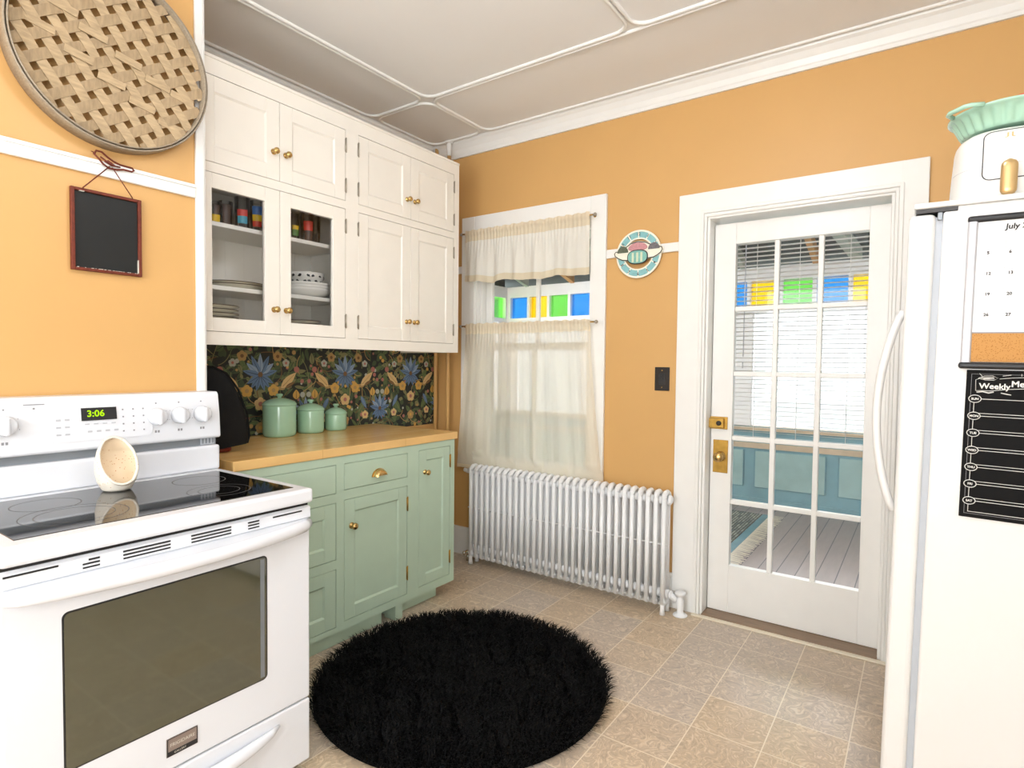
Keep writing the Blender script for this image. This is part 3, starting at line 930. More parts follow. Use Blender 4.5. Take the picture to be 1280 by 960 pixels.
# ================================================================== WALLPAPER behind the worktop
M['wp0'] = mat('wallpaper_ground', '#232826', .6)
for k, h in dict(wgreen='#5F7048', wgreen2='#47573E', wolive='#85835A', wblue='#647FA3', wblue2='#94A8C2', wtan='#DDBE86', wtan2='#B8955F', wyel='#D6A957', wpink='#B57268', wpale='#B9BBAE', wbrown='#77573A').items():
    M[k] = mat('paper_' + k, h, .65)
WM = ['wp0', 'wgreen', 'wgreen2', 'wolive', 'wblue', 'wblue2', 'wtan', 'wtan2', 'wyel', 'wpink', 'wpale', 'wbrown']
WI = {k: i for i, k in enumerate(WM)}
wb = MB()
WY0, WY1, WZ0, WZ1 = YO + .001, -.003, .88, 1.40
wb.box(.0005, .0015, WY0, WY1, WZ0, WZ1, 0)
lay = [0]
rw = random.Random(11)
def shape(pts, m, L):
    """flat printed shape, clipped to the papered strip"""
    P = [(min(max(y, WY0), WY1), min(max(z, WZ0), WZ1)) for y, z in pts]
    A = sum(P[i - 1][0] * P[i][1] - P[i][0] * P[i - 1][1] for i in range(len(P)))
    if abs(A) < 1e-6: return
    lay[0] += 1
    x = .0016 + L * .00016 + (lay[0] % 40) * .000003
    wb.face([(x, y, z) for y, z in P], WI[m])
def leaf(y, z, ang, l, w, m, L, vein=None):
    P = []
    for t in (0, .15, .4, .7, .9, 1, .9, .7, .4, .15):
        pass
    up_, dn = [], []
    for t in (0, .12, .3, .5, .7, .88, 1):
        k = w * math.sin(PI * t ** .8) ** .9 if 0 < t < 1 else 0
        up_.append((t * l, k)); dn.append((t * l, -k))
    pts = up_ + dn[-2:0:-1]
    c, s = math.cos(ang), math.sin(ang)
    shape([(y + a * c - d * s, z + a * s + d * c) for a, d in pts], m, L)
    if vein:
        pts = [(l * .1, w * .10), (l * .85, w * .05), (l * .85, -w * .05), (l * .1, -w * .10)]
        shape([(y + a * c - d * s, z + a * s + d * c) for a, d in pts], vein, L + 1)
def blob(y, z, r, m, L, n=10, sq=1.0, wob=0.0):
    shape([(y + r * (1 + wob * math.sin(5 * a)) * math.cos(a), z + r * sq * (1 + wob * math.sin(5 * a)) * math.sin(a)) for a in [2 * PI * i / n for i in range(n)]], m, L)
def star(y, z, s):
    for a in (-150, -128, -106, -74, -52, -30):
        leaf(y, z, math.radians(a), .085 * s, .014 * s, 'wblue', 7, 'wp0')
    for a in (14, 40, 64, 90, 116, 140, 166):
        leaf(y, z, math.radians(a), (.115 if 40 < a < 140 else .10) * s, .016 * s, 'wblue2' if a in (40, 90, 140) else 'wblue', 8, 'wblue' if a in (40, 90, 140) else 'wp0')
    blob(y, z + .004, .014 * s, 'wbrown', 10)
def blossom(y, z, r, m, m2):
    for i in range(5):
        a = PI / 2 + 2 * PI * i / 5; blob(y + r * .55 * math.cos(a), z + r * .55 * math.sin(a), r * .55, m, 9 + (i % 2))
    blob(y, z, r * .38, m2, 12)
def stem(y, z, ang, l, curl, m='wolive', w=.0032):
    L_, R_ = [], []
    n = 9
    for i in range(n):
        t = i / (n - 1); a = ang + curl * t
        L_.append((y - math.sin(a) * w, z + math.cos(a) * w)); R_.append((y + math.sin(a) * w, z - math.cos(a) * w))
        y += math.cos(a) * l / n; z += math.sin(a) * l / n
    for i in range(n - 1): shape([L_[i], L_[i + 1], R_[i + 1], R_[i]], m, 5)
    return y, z
P0 = -1.337; PER = .546
# foliage everywhere
for i in range(760):
    y = rw.uniform(WY0, WY1); z = rw.uniform(WZ0, WZ1)
    leaf(y, z, rw.uniform(0, 2 * PI), rw.uniform(.03, .075), rw.uniform(.008, .017), rw.choice(['wgreen', 'wgreen2', 'wgreen2', 'wgreen', 'wolive']), rw.choice((1, 2, 3, 4)), rw.choice(['wp0', 'wolive', 'wgreen2', None]))
for i in range(200):
    stem(rw.uniform(WY0, WY1), rw.uniform(WZ0, WZ1), rw.uniform(0, 2 * PI), rw.uniform(.08, .16), rw.uniform(-2.5, 2.5), rw.choice(['wolive', 'wtan2', 'wgreen', 'wbrown']), .0022)
for i in range(130):
    blob(rw.uniform(WY0, WY1), rw.uniform(WZ0, WZ1), rw.uniform(.006, .013), rw.choice(['wpink', 'wpale', 'wtan2', 'wpink', 'wyel']), 6, wob=.1)
for k in range(-2, 4):
    y0 = P0 + PER * k
    star(y0, 1.235, 1.0)
    star(y0 + PER / 2, 1.015, .85)
    for s in (-1, 1):
        blossom(y0 + s * .075, 1.155, .030, 'wyel', 'wtan2')
        blossom(y0 + s * .10, 1.335, .026, 'wtan2', 'wbrown')
        blossom(y0 + s * .15, 1.30, .020, 'wpale', 'wpink')
        leaf(y0 + s * .12, 1.10, math.radians(90 - s * 150), .09, .014, 'wblue', 8, 'wblue2')
        # paired plump tan seed pods with long sepals
        yb = y0 + s * .165
        leaf(yb - s * .045, 1.165, math.radians(90 - s * 48), .125, .023, 'wtan', 9, 'wtan2')
        leaf(yb - s * .02, 1.165, math.radians(90 - s * 62), .070, .010, 'wbrown', 11, 'wtan2')
        leaf(yb - s * .02, 1.16, math.radians(90 + s * 80), .06, .010, 'wtan2', 8, 'wolive')
        blob(yb + s * .05, 1.265, .017, 'wpink', 11, wob=.08)
        blob(yb + s * .085, 1.20, .012, 'wpink', 7)
        leaf(y0 + s * (PER / 2 - .06), 1.10, math.radians(90), .055, .022, 'wyel', 8, 'wbrown')
        blossom(y0 + s * (PER / 2 - .12), .985, .024, 'wtan', 'wpink')
        blob(y0 + s * (PER / 2 - .02), 1.125, .016, 'wpale', 8, wob=.1)
        leaf(y0 + s * .10, 1.00, math.radians(90 - s * 35), .10, .02, 'wgreen', 6, 'wolive')
    blossom(y0, 1.085, .033, 'wtan', 'wpink')
    blossom(y0, .96, .028, 'wtan2', 'wyel')
bmesh.ops.recalc_face_normals(wb.bm, faces=wb.bm.faces[:])
me = bpy.data.meshes.new('wallpaper'); wb.bm.to_mesh(me); wb.bm.free()
for k in WM: me.materials.append(M[k])
wo = bpy.data.objects.new('wallpaper', me); COL.objects.link(wo); wo['kind'] = 'structure'
wo['label'] = 'dark floral wallpaper with blue star flowers behind the worktop'

# ================================================================== BASE CABINET
XL = .683
bc = thing('base_cabinet', 'sage green base cabinet with brass knobs under the wooden worktop', 'cabinet', (.35, -1.2, 0))
BY0, BY1, BZ0, BZ1 = -1.868, -.5755, .078, .882
b = MB()
b.box(.03, XL - .02, BY0, BY0 + .018, BZ0, BZ1); b.box(.03, XL, BY1 - .018, BY1, BZ0, BZ1, 0, .0015)
b.box(.03, XL - .02, BY0, BY1 - .018, BZ0, BZ0 + .018); b.box(.03, .04, BY0, BY1, BZ0, BZ1); b.box(.04, XL - .02, BY0 + .018, BY1 - .018, .70, .715)
colx = [(-1.80, -1.387), (-1.343, -.943), (-.861, -.614)]
F0, F1 = XL - .02, XL
b.box(F0, F1, BY0, colx[0][0], BZ0, BZ1); b.box(F0, F1, colx[0][1], colx[1][0], BZ0, BZ1); b.box(F0, F1, colx[1][1], colx[2][0], BZ0, BZ1); b.box(F0, F1, colx[2][1], BY1 - .018, BZ0, BZ1)
def rails(c, zs):
    for z0, z1 in zs: b.box(F0, F1, c[0], c[1], z0, z1)
rails(colx[0], [(BZ0, .103), (.371, .413), (.674, .715), (.846, BZ1)])
rails(colx[1], [(BZ0, .115), (.679, .723), (.846, BZ1)])
rails(colx[2], [(BZ0, .122), (.850, BZ1)])
b.build('carcass', 'green', bc)
b = MB()
b.box(.10, .645, BY0 + .02, -1.08, .001, BZ0, 0, .002); b.box(.10, .625, -1.0, -.66, .001, BZ0, 0, .002)
b.box(.10, .56, -1.08, -1.0, .001, BZ0); b.build('toe_kick', 'green', bc)
b = MB(); b.box(.60, .682, -1.022, -.972, .001, BZ0 + .002, 0, .003); b.build('foot', 'green', bc)
def front(name, c, z0, z1, st=None):
    d = MB()
    if st: panel_front(d, XL, c[0] + gp, c[1] - gp, z0 + gp, z1 - gp, st, recess=.008)
    else: d.box(XL - .02, XL, c[0] + gp, c[1] - gp, z0 + gp, z1 - gp, 0, .0015, 1)
    return d.build(name, 'green', bc)
front('drawer', colx[0], .715, .846)
front('drawer', colx[0], .413, .674, .060)
front('drawer', colx[0], .103, .371, .060)
dr = front('drawer', colx[1], .723, .846)
# brass cup pull
b = MB(); cy_, cz_ = -1.136, .772
n = 12; L_ = []
for i in range(n + 1):
    a = PI * i / n
    row = []
    for j in range(6):
        t = (PI / 2) * j / 5
        row.append((XL + .004 + .028 * math.sin(t), cy_ + .040 * math.cos(a) * (1 - .28 * math.sin(t) ** 2), cz_ - .012 + .034 * math.sin(a) * (.3 + .7 * math.cos(t)) ** .8 if True else 0))
    L_.append(row)
V = [[b.bm.verts.new(p) for p in row] for row in L_]
for i in range(n):
    for j in range(5):
        f = b.bm.faces.new((V[i][j], V[i + 1][j], V[i + 1][j + 1], V[i][j + 1])); f.smooth = True
b.prism([(XL, cy_ + .045 * math.cos(PI * i / 14), cz_ - .014 + .038 * math.sin(PI * i / 14)) for i in range(15)], (.004, 0, 0))
b.build('cup_pull', 'brass', dr)
dd = front('door', colx[1], .115, .679, .058)
knob(dd, XL, -1.301, .552, .0155)
for z in (.225, .585): hinge(dd, XL, colx[1][1], z, .066, 'oldbrass')
d3 = front('door', colx[2], .122, .850, .054)
knob(d3, XL, -.815, .730, .0145)
for z in (.225, .765): hinge(d3, XL, colx[2][1], z, .066, 'oldbrass')

b = MB(); b.box(.004, .690, -1.870, -.5585, .8835, .9234, 0, .003)
o = b.build('worktop', 'butcher'); tag(o, 'maple butcher block worktop on the sage green base cabinet', 'worktop')

# ================================================================== CANISTERS
def canister(r, h, x, y, label):
    z = .9236
    t = thing('canister', label, 'canister', (x, y, z), 'mint canisters on the worktop')
    b = MB(); b.lathe([(0, 0), (r * .90, 0), (r * .97, .006), (r, .018), (r, h - .006), (r * .985, h), (r * .93, h), (r * .93, h - .02), (0, h - .02)], (x, y, z), seg=40)
    b.build('jar', 'mint', t)
    b = MB(); b.lathe([(r * .90, h - .004), (r * 1.03, h + .0005), (r * 1.04, h + .006), (r * 1.0, h + .011), (r * .90, h + .020), (r * .55, h + .032), (r * .28, h + .037), (0, h + .038)], (x, y, z), seg=40)
    l = b.build('lid', 'mint', t)
    b = MB(); b.lathe([(.010, h + .036), (.009, h + .043), (.0165, h + .049), (.018, h + .054), (.013, h + .059), (0, h + .060)], (x, y, z), seg=20)
    b.build('lid_knob', 'mint', l)
canister(.082, .160, .115, -1.30, 'largest mint green lidded canister, beside the black quilted cover')
canister(.070, .122, .105, -1.105, 'medium mint green lidded canister between the large and the small one')
canister(.060, .090, .105, -.938, 'smallest mint green lidded canister on the worktop')

# ================================================================== BLACK QUILTED COVER
cv = thing('quilted_cover', 'black quilted cloth cover over a countertop appliance beside the wallpaper', 'appliance cover', (.28, -1.78, .9236))
b = MB()
sec = []
n = 28
prof = [(-.16, 0.010, 1), (-.155, .10, 1), (-.14, .21, 1), (-.10, .295, 1), (-.03, .345, 1), (.04, .352, 1), (.10, .325, 1), (.155, .255, 1), (.195, .15, 1), (.205, .06, 1), (.195, .028, 1)]
# cover: an arched quilted shell, its arch running along y, its ends facing the room
ex = [(.07, .86), (.09, .95), (.13, 1.0), (.42, 1.0), (.455, .96), (.475, .88)]
YC, ZB = -1.86, .925
prof = [(d * (.3 if d < 0 else 1), h * 1.07, q) for d, h, q in prof]
rows_ = []
for (x, k) in ex:
    row = []
    for (dy, dz, _) in prof:
        q = .006 * math.sin(dz * 52) * math.cos(x * 50)
        row.append(b.bm.verts.new((x + random.uniform(-.004, .004), YC + dy * k + q, ZB + dz * (k if dz > .05 else 1) + q * .6)))
    rows_.append(row)
for A, B in zip(rows_[:-1], rows_[1:]):
    for j in range(len(A) - 1):
        f = b.bm.faces.new((A[j], A[j + 1], B[j + 1], B[j])); f.smooth = True
for row in (rows_[0][::-1], rows_[-1]): b.bm.faces.new(row).smooth = True
o = b.build('quilted_shell', 'blackcloth', cv)
ss = o.modifiers.new('soft', 'SUBSURF'); ss.levels = 2; ss.render_levels = 2
b = MB()
for (dx, kk) in ((.452, .955),):
    b.tube([(dx, YC + dy * kk * 1.0, ZB + dz * (kk if dz > .05 else 1) * 1.0) for (dy, dz, _) in prof], .0045, seg=6)
b.build('edge_piping', 'blackcloth', cv)
b = MB(); b.box(.12, .445, YC + .0, YC + .125, .9238, .95, 0, .012); b.build('appliance_base', 'darkred', cv)

# ================================================================== RANGE
RX, RY0, RY1 = 1.2576, -2.697, -1.938
rg_ = thing('electric_range', 'white electric range with a black glass top and oven door facing the room', 'stove', (.93, (RY0 + RY1) / 2, 0))
b = MB(); b.box(.615, 1.232, RY0, RY1, .03, .866, 0, .004)
for (x, y) in ((.68, RY0 + .06), (.68, RY1 - .06), (1.17, RY0 + .06), (1.17, RY1 - .06)): b.lathe([(.02, .001), (.02, .035)], (x, y, 0), seg=12, m=1)
b.build('body', ['enamel', 'blackplastic'], rg_)
b = MB()
b.box(.615, 1.275, RY0 - .002, RY1 + .002, .868, .9135, 0, .010, 3)
b.build('cooktop_rim', 'enamel', rg_)
b = MB(); b.box(.765, 1.225, RY0 + .035, RY1 - .036, .912, .9152, 0, .002)
hob = b.build('cooktop_glass', 'hob', rg_)
def ringm(mb, x, y, r, w=.0022):
    n = 48
    V0 = [mb.bm.verts.new((x + (r - w) * math.cos(2 * PI * i / n), y + (r - w) * math.sin(2 * PI * i / n), .91535)) for i in range(n)]
    V1 = [mb.bm.verts.new((x + r * math.cos(2 * PI * i / n), y + r * math.sin(2 * PI * i / n), .91535)) for i in range(n)]
    for i in range(n): mb.bm.faces.new((V0[i], V0[(i + 1) % n], V1[(i + 1) % n], V1[i]))
for (x, y, rr) in ((1.085, -2.135, (.088, .058)), (.895, -2.10, (.078,)), (1.075, -2.50, (.115, .085)), (.90, -2.51, (.078,))):
    b = MB()
    for r in rr: ringm(b, x, y, r)
    b.build('burner_ring', 'outline', hob)
# backguard: riser, grey vent recess, console
b = MB(); b.box(.602, .7245, RY0, RY1, .9135, 1.002, 0, .008, 3); b.box(.602, .70, RY0 + .004, RY1 - .004, 1.0, 1.04, 1)
b.box(.699, .703, RY1 - .06, RY1 - .01, 1.004, 1.03, 2)
for k in range(4): b.box(.70, .7045, RY1 - .055 + .012 * k, RY1 - .050 + .012 * k, 1.008, 1.026, 1)
b.build('backguard_riser', ['enamel', 'greymetal', 'gasket'], rg_)
b = MB()
pr = [(.602, 1.028), (.716, 1.028), (.722, 1.034), (.716, 1.12), (.706, 1.186), (.698, 1.196), (.602, 1.196)]
b.prism([(x, RY0 - .004, z) for x, z in pr], (0, RY1 - RY0 + .008, 0))
con = b.build('control_console', 'enamel', rg_)
bv = con.modifiers.new('round', 'BEVEL'); bv.width = .008; bv.segments = 3; bv.limit_method = 'ANGLE'
tilt = math.atan2(.010, .066)
def cpt(y, z, lift=0.0):         # point on the console face
    if z < 1.12: x = .722 - (z - 1.034) / .086 * .006
    else: x = .716 - (z - 1.12) / .066 * .010
    return (x + lift, y, z)
# raised control pad, its display and key marks
b = MB(); b.prism([cpt(-2.44, 1.058, .0), cpt(-2.18, 1.058, .0), cpt(-2.165, 1.07, 0), cpt(-2.165, 1.158, 0), cpt(-2.18, 1.172, 0), cpt(-2.44, 1.172, 0)], (.0022, 0, 0))
pad = b.build('control_pad', 'enamel', con)
b = MB(); b.prism([cpt(-2.366, 1.119, .0024), cpt(-2.270, 1.119, .0024), cpt(-2.270, 1.158, .0024), cpt(-2.366, 1.158, .0024)], (.001, 0, 0))
disp = b.build('display', 'blackplastic', pad)
b = MB(); b.text('3:06', .028, cpt(-2.352, 1.131, .0042), (0, 1, 0), (-.10, 0, 1), bold=.0006); b.build('digits', 'led', disp, fixnormals=False)
def mark(y, z, w=.006, h=.003, lift=.0030, m='gridline'):
    kb = MB(); kb.prism([cpt(y - w, z - h, lift), cpt(y + w, z - h, lift), cpt(y + w, z + h, lift), cpt(y - w, z + h, lift)], (.0004, 0, 0)); kb.build('touch_key', m, pad)
for i in range(3):
    for j in range(4): mark(-2.252 + .030 * i, 1.148 - .023 * j, .0022, .0022, m='greyprint')
for i in range(4):
    mark(-2.352 + .024 * i, 1.108, .006, .0018); mark(-2.345 + .024 * i, 1.085, .006, .0028)
for i in range(2):
    for j in range(3): mark(-2.425 + .022 * i, 1.125 - .022 * j, .006, .0025)
for (y, big) in ((-2.625, 0), (-2.550, 0), (-2.150, 0), (-2.076, 0), (-2.000, 0)):
    p = cpt(y, 1.118); b = MB()
    b.lathe([(.0290, 0), (.0290, .004), (.0275, .012), (.025, .022), (.022, .024), (0, .0245)], p, axis='x', seg=28)
    b.box(p[0] + .012, p[0] + .034, y - .0065, y + .0065, p[2] - .026, p[2] + .026, 0, .004)
    k = b.build('control_knob', 'enamel', con)
    b = MB(); b.lathe([(.0026, 0), (.0026, .0006)], cpt(y, 1.163, .0), axis='x', seg=10)
    b.box(cpt(y, 1.068)[0], cpt(y, 1.068)[0] + .0006, y - .008, y - .002, 1.064, 1.072); b.box(cpt(y, 1.068)[0], cpt(y, 1.068)[0] + .0006, y + .001, y + .007, 1.064, 1.072)
    for a in (-60, 60, -110, 110): 
        yy, zz = y + .036 * math.sin(math.radians(a)), 1.118 + .036 * math.cos(math.radians(a)); b.lathe([(.0012, 0), (.0012, .0006)], cpt(yy, zz), axis='x', seg=6)
    b.build('dial_marks', 'greyprint', k)
b = MB(); b.lathe([(.003, 0), (.003, .0008)], cpt(-2.436 - .045, 1.163), axis='x', seg=10); b.prism([cpt(-2.505, 1.173, .0), cpt(-2.455, 1.173, 0), cpt(-2.455, 1.176, 0), cpt(-2.505, 1.176, 0)], (.0005, 0, 0)); b.build('indicator_mark', 'greyprint', con)
# oven door: slotted top trim, bowed handle, smoked window, badge
b = MB(); b.box(1.232, RX, RY0, RY1, .243, .858, 0, .006, 3)
od = b.build('oven_door', 'enamel', rg_)
b = MB(); b.box(1.232, 1.252, RY0 + .004, RY1 - .004, .8575, .8685); b.build('door_gap_shade', 'dark', rg_)  # dark strip painted in where the gap under the rim is shaded
b = MB(); b.prism([(RX - .002, RY0 + .002, .815), (1.2635, RY0 + .002, .822), (1.2615, RY0 + .002, .852), (RX - .002, RY0 + .002, .856)], (0, RY1 - RY0 - .004, 0)); vt = b.build('vent_trim', 'enamel', od)
b = MB()
def slot(y0, y1, z): b.box(1.2575, 1.2640, y0, y1, z - .0019, z + .0019)
slot(-2.69, -2.594, .8475); slot(-2.069, -1.971, .8455)
for (y0, y1) in ((-2.548, -2.514), (-2.465, -2.357), (-2.305, -2.197), (-2.147, -2.113)):
    for z in (.829, .8375, .846): slot(y0 + (.012 if (z > .84 and y0 < -2.5) else 0), y1, z)
b.build('vent_slots', 'dark', vt)  # raised dark bars, colouring in the shade inside the slots
b = MB()
P, R = [], []
n = 28
for i in range(n + 1):
    t = i / n; y = RY0 + .004 + (RY1 - RY0 - .008) * t
    k = math.sin(PI * t)
    P.append((RX - .004 + .058 * k ** .5, y, .800 - .006 * k)); R.append(.0165 if 0 < i < n else .014)
b.tube(P, R, seg=14, flat=((0, 0, 1), 1.15))
# web joining the bar to the door top
for i in range(n):
    a, c = P[i], P[i + 1]
    b.face([(RX - .001, a[1], .818), (RX - .001, c[1], .818), (c[0], c[1], c[2] + .0175), (a[0], a[1], a[2] + .0175)])
b.build('door_handle', 'enamel', od, smooth=True)
WIN = [(-2.584, -2.089), (.370, .733)]
def rr_yz(y0, y1, z0, z1, r, x, n=5):
    P = []
    for (cy, cz, a0) in ((y1 - r, z1 - r, 0), (y0 + r, z1 - r, 90), (y0 + r, z0 + r, 180), (y1 - r, z0 + r, 270)):
        for i in range(n + 1):
            a = math.radians(a0 + 90 * i / n); P.append((x, cy + r * math.cos(a), cz + r * math.sin(a)))
    return P
b = MB(); b.prism(rr_yz(-2.588, -2.085, .366, .737, .014, RX - .001), (.0012, 0, 0)); b.build('window_seal', 'blackplastic', od)
b = MB(); b.prism(rr_yz(-2.584, -2.089, .370, .733, .012, RX - .001), (.0026, 0, 0)); ow = b.build('oven_window', 'ovenglass', od)
b = MB(); b.box(RX + .0016, RX + .0021, -2.108, -2.095, .376, .728); b.build('window_edge_band', 'greymetal', ow)
M['badge'] = mat('brushed_badge', '#9A8D86', .35, metal=.6)
b = MB(); b.box(RX, RX + .003, -2.370, -2.291, .281, .329, 1, .0008); b.box(RX + .003, RX + .0036, -2.3665, -2.2945, .295, .3265, 0)
bd = b.build('badge', ['badge', 'blackplastic'], od)
b = MB(); b.text('FRIGIDAIRE', .0125, (RX + .0038, -2.3625, .3065), (0, 1, 0), (0, 0, 1)); b.text('GALLERY', .0075, (RX + .0034, -2.352, .2860), (0, 1, 0), (0, 0, 1)); b.build('badge_lettering', 'chip', bd, fixnormals=False)
# storage drawer with a swept lip
b = MB(); b.box(1.232, RX, RY0, RY1, .040, .2385, 0, .006, 3)
dw = b.build('storage_drawer', 'enamel', rg_)
b = MB()
P = []
for i in range(17):
    t = i / 16; y = -2.56 + .51 * t; k = math.sin(PI * t) ** .6
    P.append((RX + .004 + .020 * k, y, .203 - .022 * k + .002))
b.tube(P, [.004 + .017 * math.sin(PI * i / 16) ** .5 for i in range(17)], seg=12, flat=((0, 0, 1), 1.0))
b.build('drawer_lip', 'enamel', dw, smooth=True)

# ================================================================== SPECKLED SPOON HOLDER on the hob
sh = thing('spoon_holder', 'speckled cream egg-shaped ceramic spoon holder standing on the black cooktop', 'spoon holder', (.845, -2.320, .9153))
def egg_bm(k, m):
    mb = MB()
    # egg of revolution, sliced by a slanted plane that leaves an oval mouth towards the room
    prof = [(.0, 0), (.030, 0), (.038, .004), (.050, .028), (.0555, .058), (.055, .09), (.049, .122), (.036, .150), (.018, .168), (0, .174)]
    seg = 40
    c = Vector((.845, -2.320, .9155))
    prof2 = []
    for i in range(len(prof) - 1):
        for t in (0, .25, .5, .75): prof2.append((prof[i][0] * (1 - t) + prof[i + 1][0] * t, prof[i][1] * (1 - t) + prof[i + 1][1] * t))
    prof2.append(prof[-1])
    mb.lathe([(max(r - k, 0) if r > 0 else 0, h + (k if h < .08 else (-k if h > .12 else 0)) * (1 if k else 0)) for r, h in prof2], c, seg=seg)
    nrm = Vector((.88, .08, .42)).normalized()
    pl = c + Vector((.030, 0, .048))
    geom = mb.bm.verts[:] + mb.bm.edges[:] + mb.bm.faces[:]
    bmesh.ops.bisect_plane(mb.bm, geom=geom, plane_co=pl, plane_no=nrm, clear_outer=True, clear_inner=False, dist=1e-6)
    return mb, pl, nrm
mb, pl, nrm = egg_bm(0, 0); o = mb.build('outer_shell', 'speck', sh, smooth=True)
mb2, pl, nrm = egg_bm(.006, 0); o2 = mb2.build('inner_bowl', 'speckin', sh, smooth=True)
# rounded lip around the mouth
def rim_loop(ob):
    bm = bmesh.new(); bm.from_mesh(ob.data)
    E = [e for e in bm.edges if e.is_boundary]
    if not E: return []
    adj = {}
    for e in E:
        for v in e.verts: adj.setdefault(v, []).append(e.other_vert(v))
    st = E[0].verts[0]; loop = [st]; prev, cur = None, st
    while True:
        nx = [v for v in adj[cur] if v is not prev]
        if not nx: break
        prev, cur = cur, nx[0]
        if cur is st: break
        loop.append(cur)
        if len(loop) > 2000: break
    pts = [v.co.copy() for v in loop]; bm.free(); return pts
lo = rim_loop(o); li = rim_loop(o2)
def resample(pts, n=48):
    c = sum(pts, Vector()) / len(pts)
    u = (Vector((0, 0, 1)) - nrm * nrm.z).normalized(); w = nrm.cross(u)
    A = sorted(pts, key=lambda p: math.atan2((p - c).dot(w), (p - c).dot(u)))
    return A
if lo and li:
    A = resample(lo); ci = sum(li, Vector()) / len(li)
    mid = []
    for p in A:
        q = min(li, key=lambda v: (v - p).length); mid.append((p + q) / 2)
    mid = [m_ for i, m_ in enumerate(mid) if i == 0 or (m_ - mid[i - 1]).length > .0012]
    b = MB(); b.tube(mid, .0042, seg=8, closed=True); b.build('lip', 'speck', sh, smooth=True)

# ================================================================== WOVEN BASKET on the orange wall
bk = thing('woven_basket', 'large round flat woven wood basket hung on the orange wall above the rail', 'basket', (XO + .02, -2.232, 2.01))
BC = Vector((XO, -2.232, 2.292)); BR = .285
def strips(name, ang, mname, phase, pitch=.053, w=.0305, x0=.030):
    c, s = math.cos(ang), math.sin(ang)
    n = int(BR / pitch) + 1
    for i in range(-n, n + 1):
        d = i * pitch + phase * .0
        if abs(d) > BR - .012: continue
        half = math.sqrt((BR - .006) ** 2 - d * d)
        mb = MB()
        N = max(4, int(half * 2 / .028))
        prev = None
        for k in range(N + 1):
            t = -half + 2 * half * k / N
            wob = .0022 * math.cos(PI * (t / pitch) + (PI if (i % 2) else 0) + phase)
            dish = .012 * (math.hypot(t, d) / BR) ** 2
            row = []
            for e in (-w / 2, w / 2):
                y = (d + e) * -s + t * c; z = (d + e) * c + t * s
                row.append((BC.x + x0 + wob + dish, BC.y + y, BC.z + z))
            V = [mb.bm.verts.new(p) for p in row] + [mb.bm.verts.new((p[0] + .0018, p[1], p[2])) for p in row]
            if prev:
                a = prev
                for q in ((a[2], a[3], V[3], V[2]), (a[0], V[0], V[1], a[1]), (a[0], a[2], V[2], V[0]), (a[1], V[1], V[3], a[3])): mb.bm.faces.new(q)
            prev = V
        mb.build(name, mname, bk)
strips('woven_slat', math.radians(-56), 'slat', 0.0)
strips('woven_slat', math.radians(34), 'slat2', PI)
# short slanting splints tucked into the weave
for (dy, dz) in ((-.20, .02), (-.10, -.03), (-.01, -.075), (.08, -.12), (.17, -.16), (-.14, .10), (-.06, .055), (.04, .01), (.13, -.03), (.21, -.05)):
    mb = MB(); a = math.radians(-10); c, s = math.cos(a), math.sin(a); l, w = .040, .012
    pts = [(BC.x + .038, BC.y + dy + u_ * c - v_ * s, BC.z + dz + u_ * s + v_ * c) for u_, v_ in ((-l, -w), (l, -w), (l, w), (-l, w))]
    mb.prism(pts, (.0018, 0, 0)); mb.build('tucked_splint', 'slat', bk)
for (nm, r, x0, x1, th) in (('outer_hoop', BR + .004, .002, .062, .006), ('inner_hoop', BR - .004, .030, .066, .004)):
    mb = MB(); mb.lathe([(r - th / 2, x0), (r + th / 2, x0), (r + th / 2, x1 - .003), (r + th / 4, x1), (r - th / 4, x1), (r - th / 2, x1 - .003), (r - th / 2, x0)], BC, axis='x', seg=72, caps=False)
    mb.build(nm, 'hoop', bk)

# ================================================================== LITTLE CHALKBOARD with bird hanger
cb = thing('hanging_chalkboard', 'small black chalkboard with a rusty red frame and bird hanger on the orange wall', 'chalkboard', (XO + .01, -2.251, 1.594))
KX = XO + .004
b = MB(); b.box(KX, KX + .006, -2.346, -2.156, 1.600, 1.850); b.build('slate', 'chalk', cb)
b = MB()
for (y0, y1, z0, z1) in ((-2.353, -2.342, 1.594, 1.856), (-2.160, -2.149, 1.594, 1.856), (-2.342, -2.160, 1.594, 1.604), (-2.342, -2.160, 1.846, 1.856)): b.box(KX, KX + .014, y0, y1, z0, z1, 0, .002)
rnd = random.Random(3)
for i in range(26):
    y = rnd.uniform(-2.34, -2.165); w = rnd.uniform(.001, .005); b.box(KX + .006, KX + .0145, y, y + w, 1.6032, 1.6046, 1)
b.box(KX + .006, KX + .0145, -2.1612, -2.1598, 1.605, 1.65, 1); b.box(KX + .006, KX + .0145, -2.330, -2.316, 1.845, 1.847, 1)
b.build('frame', ['rust', 'chip'], cb)
BX = XO + .022
b = MB()
b.tube([(BX, -2.322, 1.855), (BX, -2.245, 1.944)], .0018, seg=6); b.tube([(BX, -2.178, 1.855), (BX, -2.238, 1.942)], .0018, seg=6)
b.build('wire', 'rust', cb)
b = MB()
body = [(-2.290, 1.972), (-2.283, 1.984), (-2.268, 1.984), (-2.252, 1.972), (-2.235, 1.963), (-2.215, 1.957), (-2.178, 1.956), (-2.174, 1.949), (-2.180, 1.944), (-2.205, 1.944), (-2.225, 1.938), (-2.248, 1.937), (-2.264, 1.946), (-2.274, 1.958)]
b.tube([(BX, y, z) for y, z in body], .0032, seg=8, closed=True)
b.tube([(BX, -2.272, 1.968), (BX + .002, -2.255, 1.957), (BX + .003, -2.235, 1.948), (BX, -2.215, 1.949)], .0026, seg=6)
b.tube([(BX, -2.285, 1.975), (BX, -2.298, 1.978)], [.003, .001], seg=6)
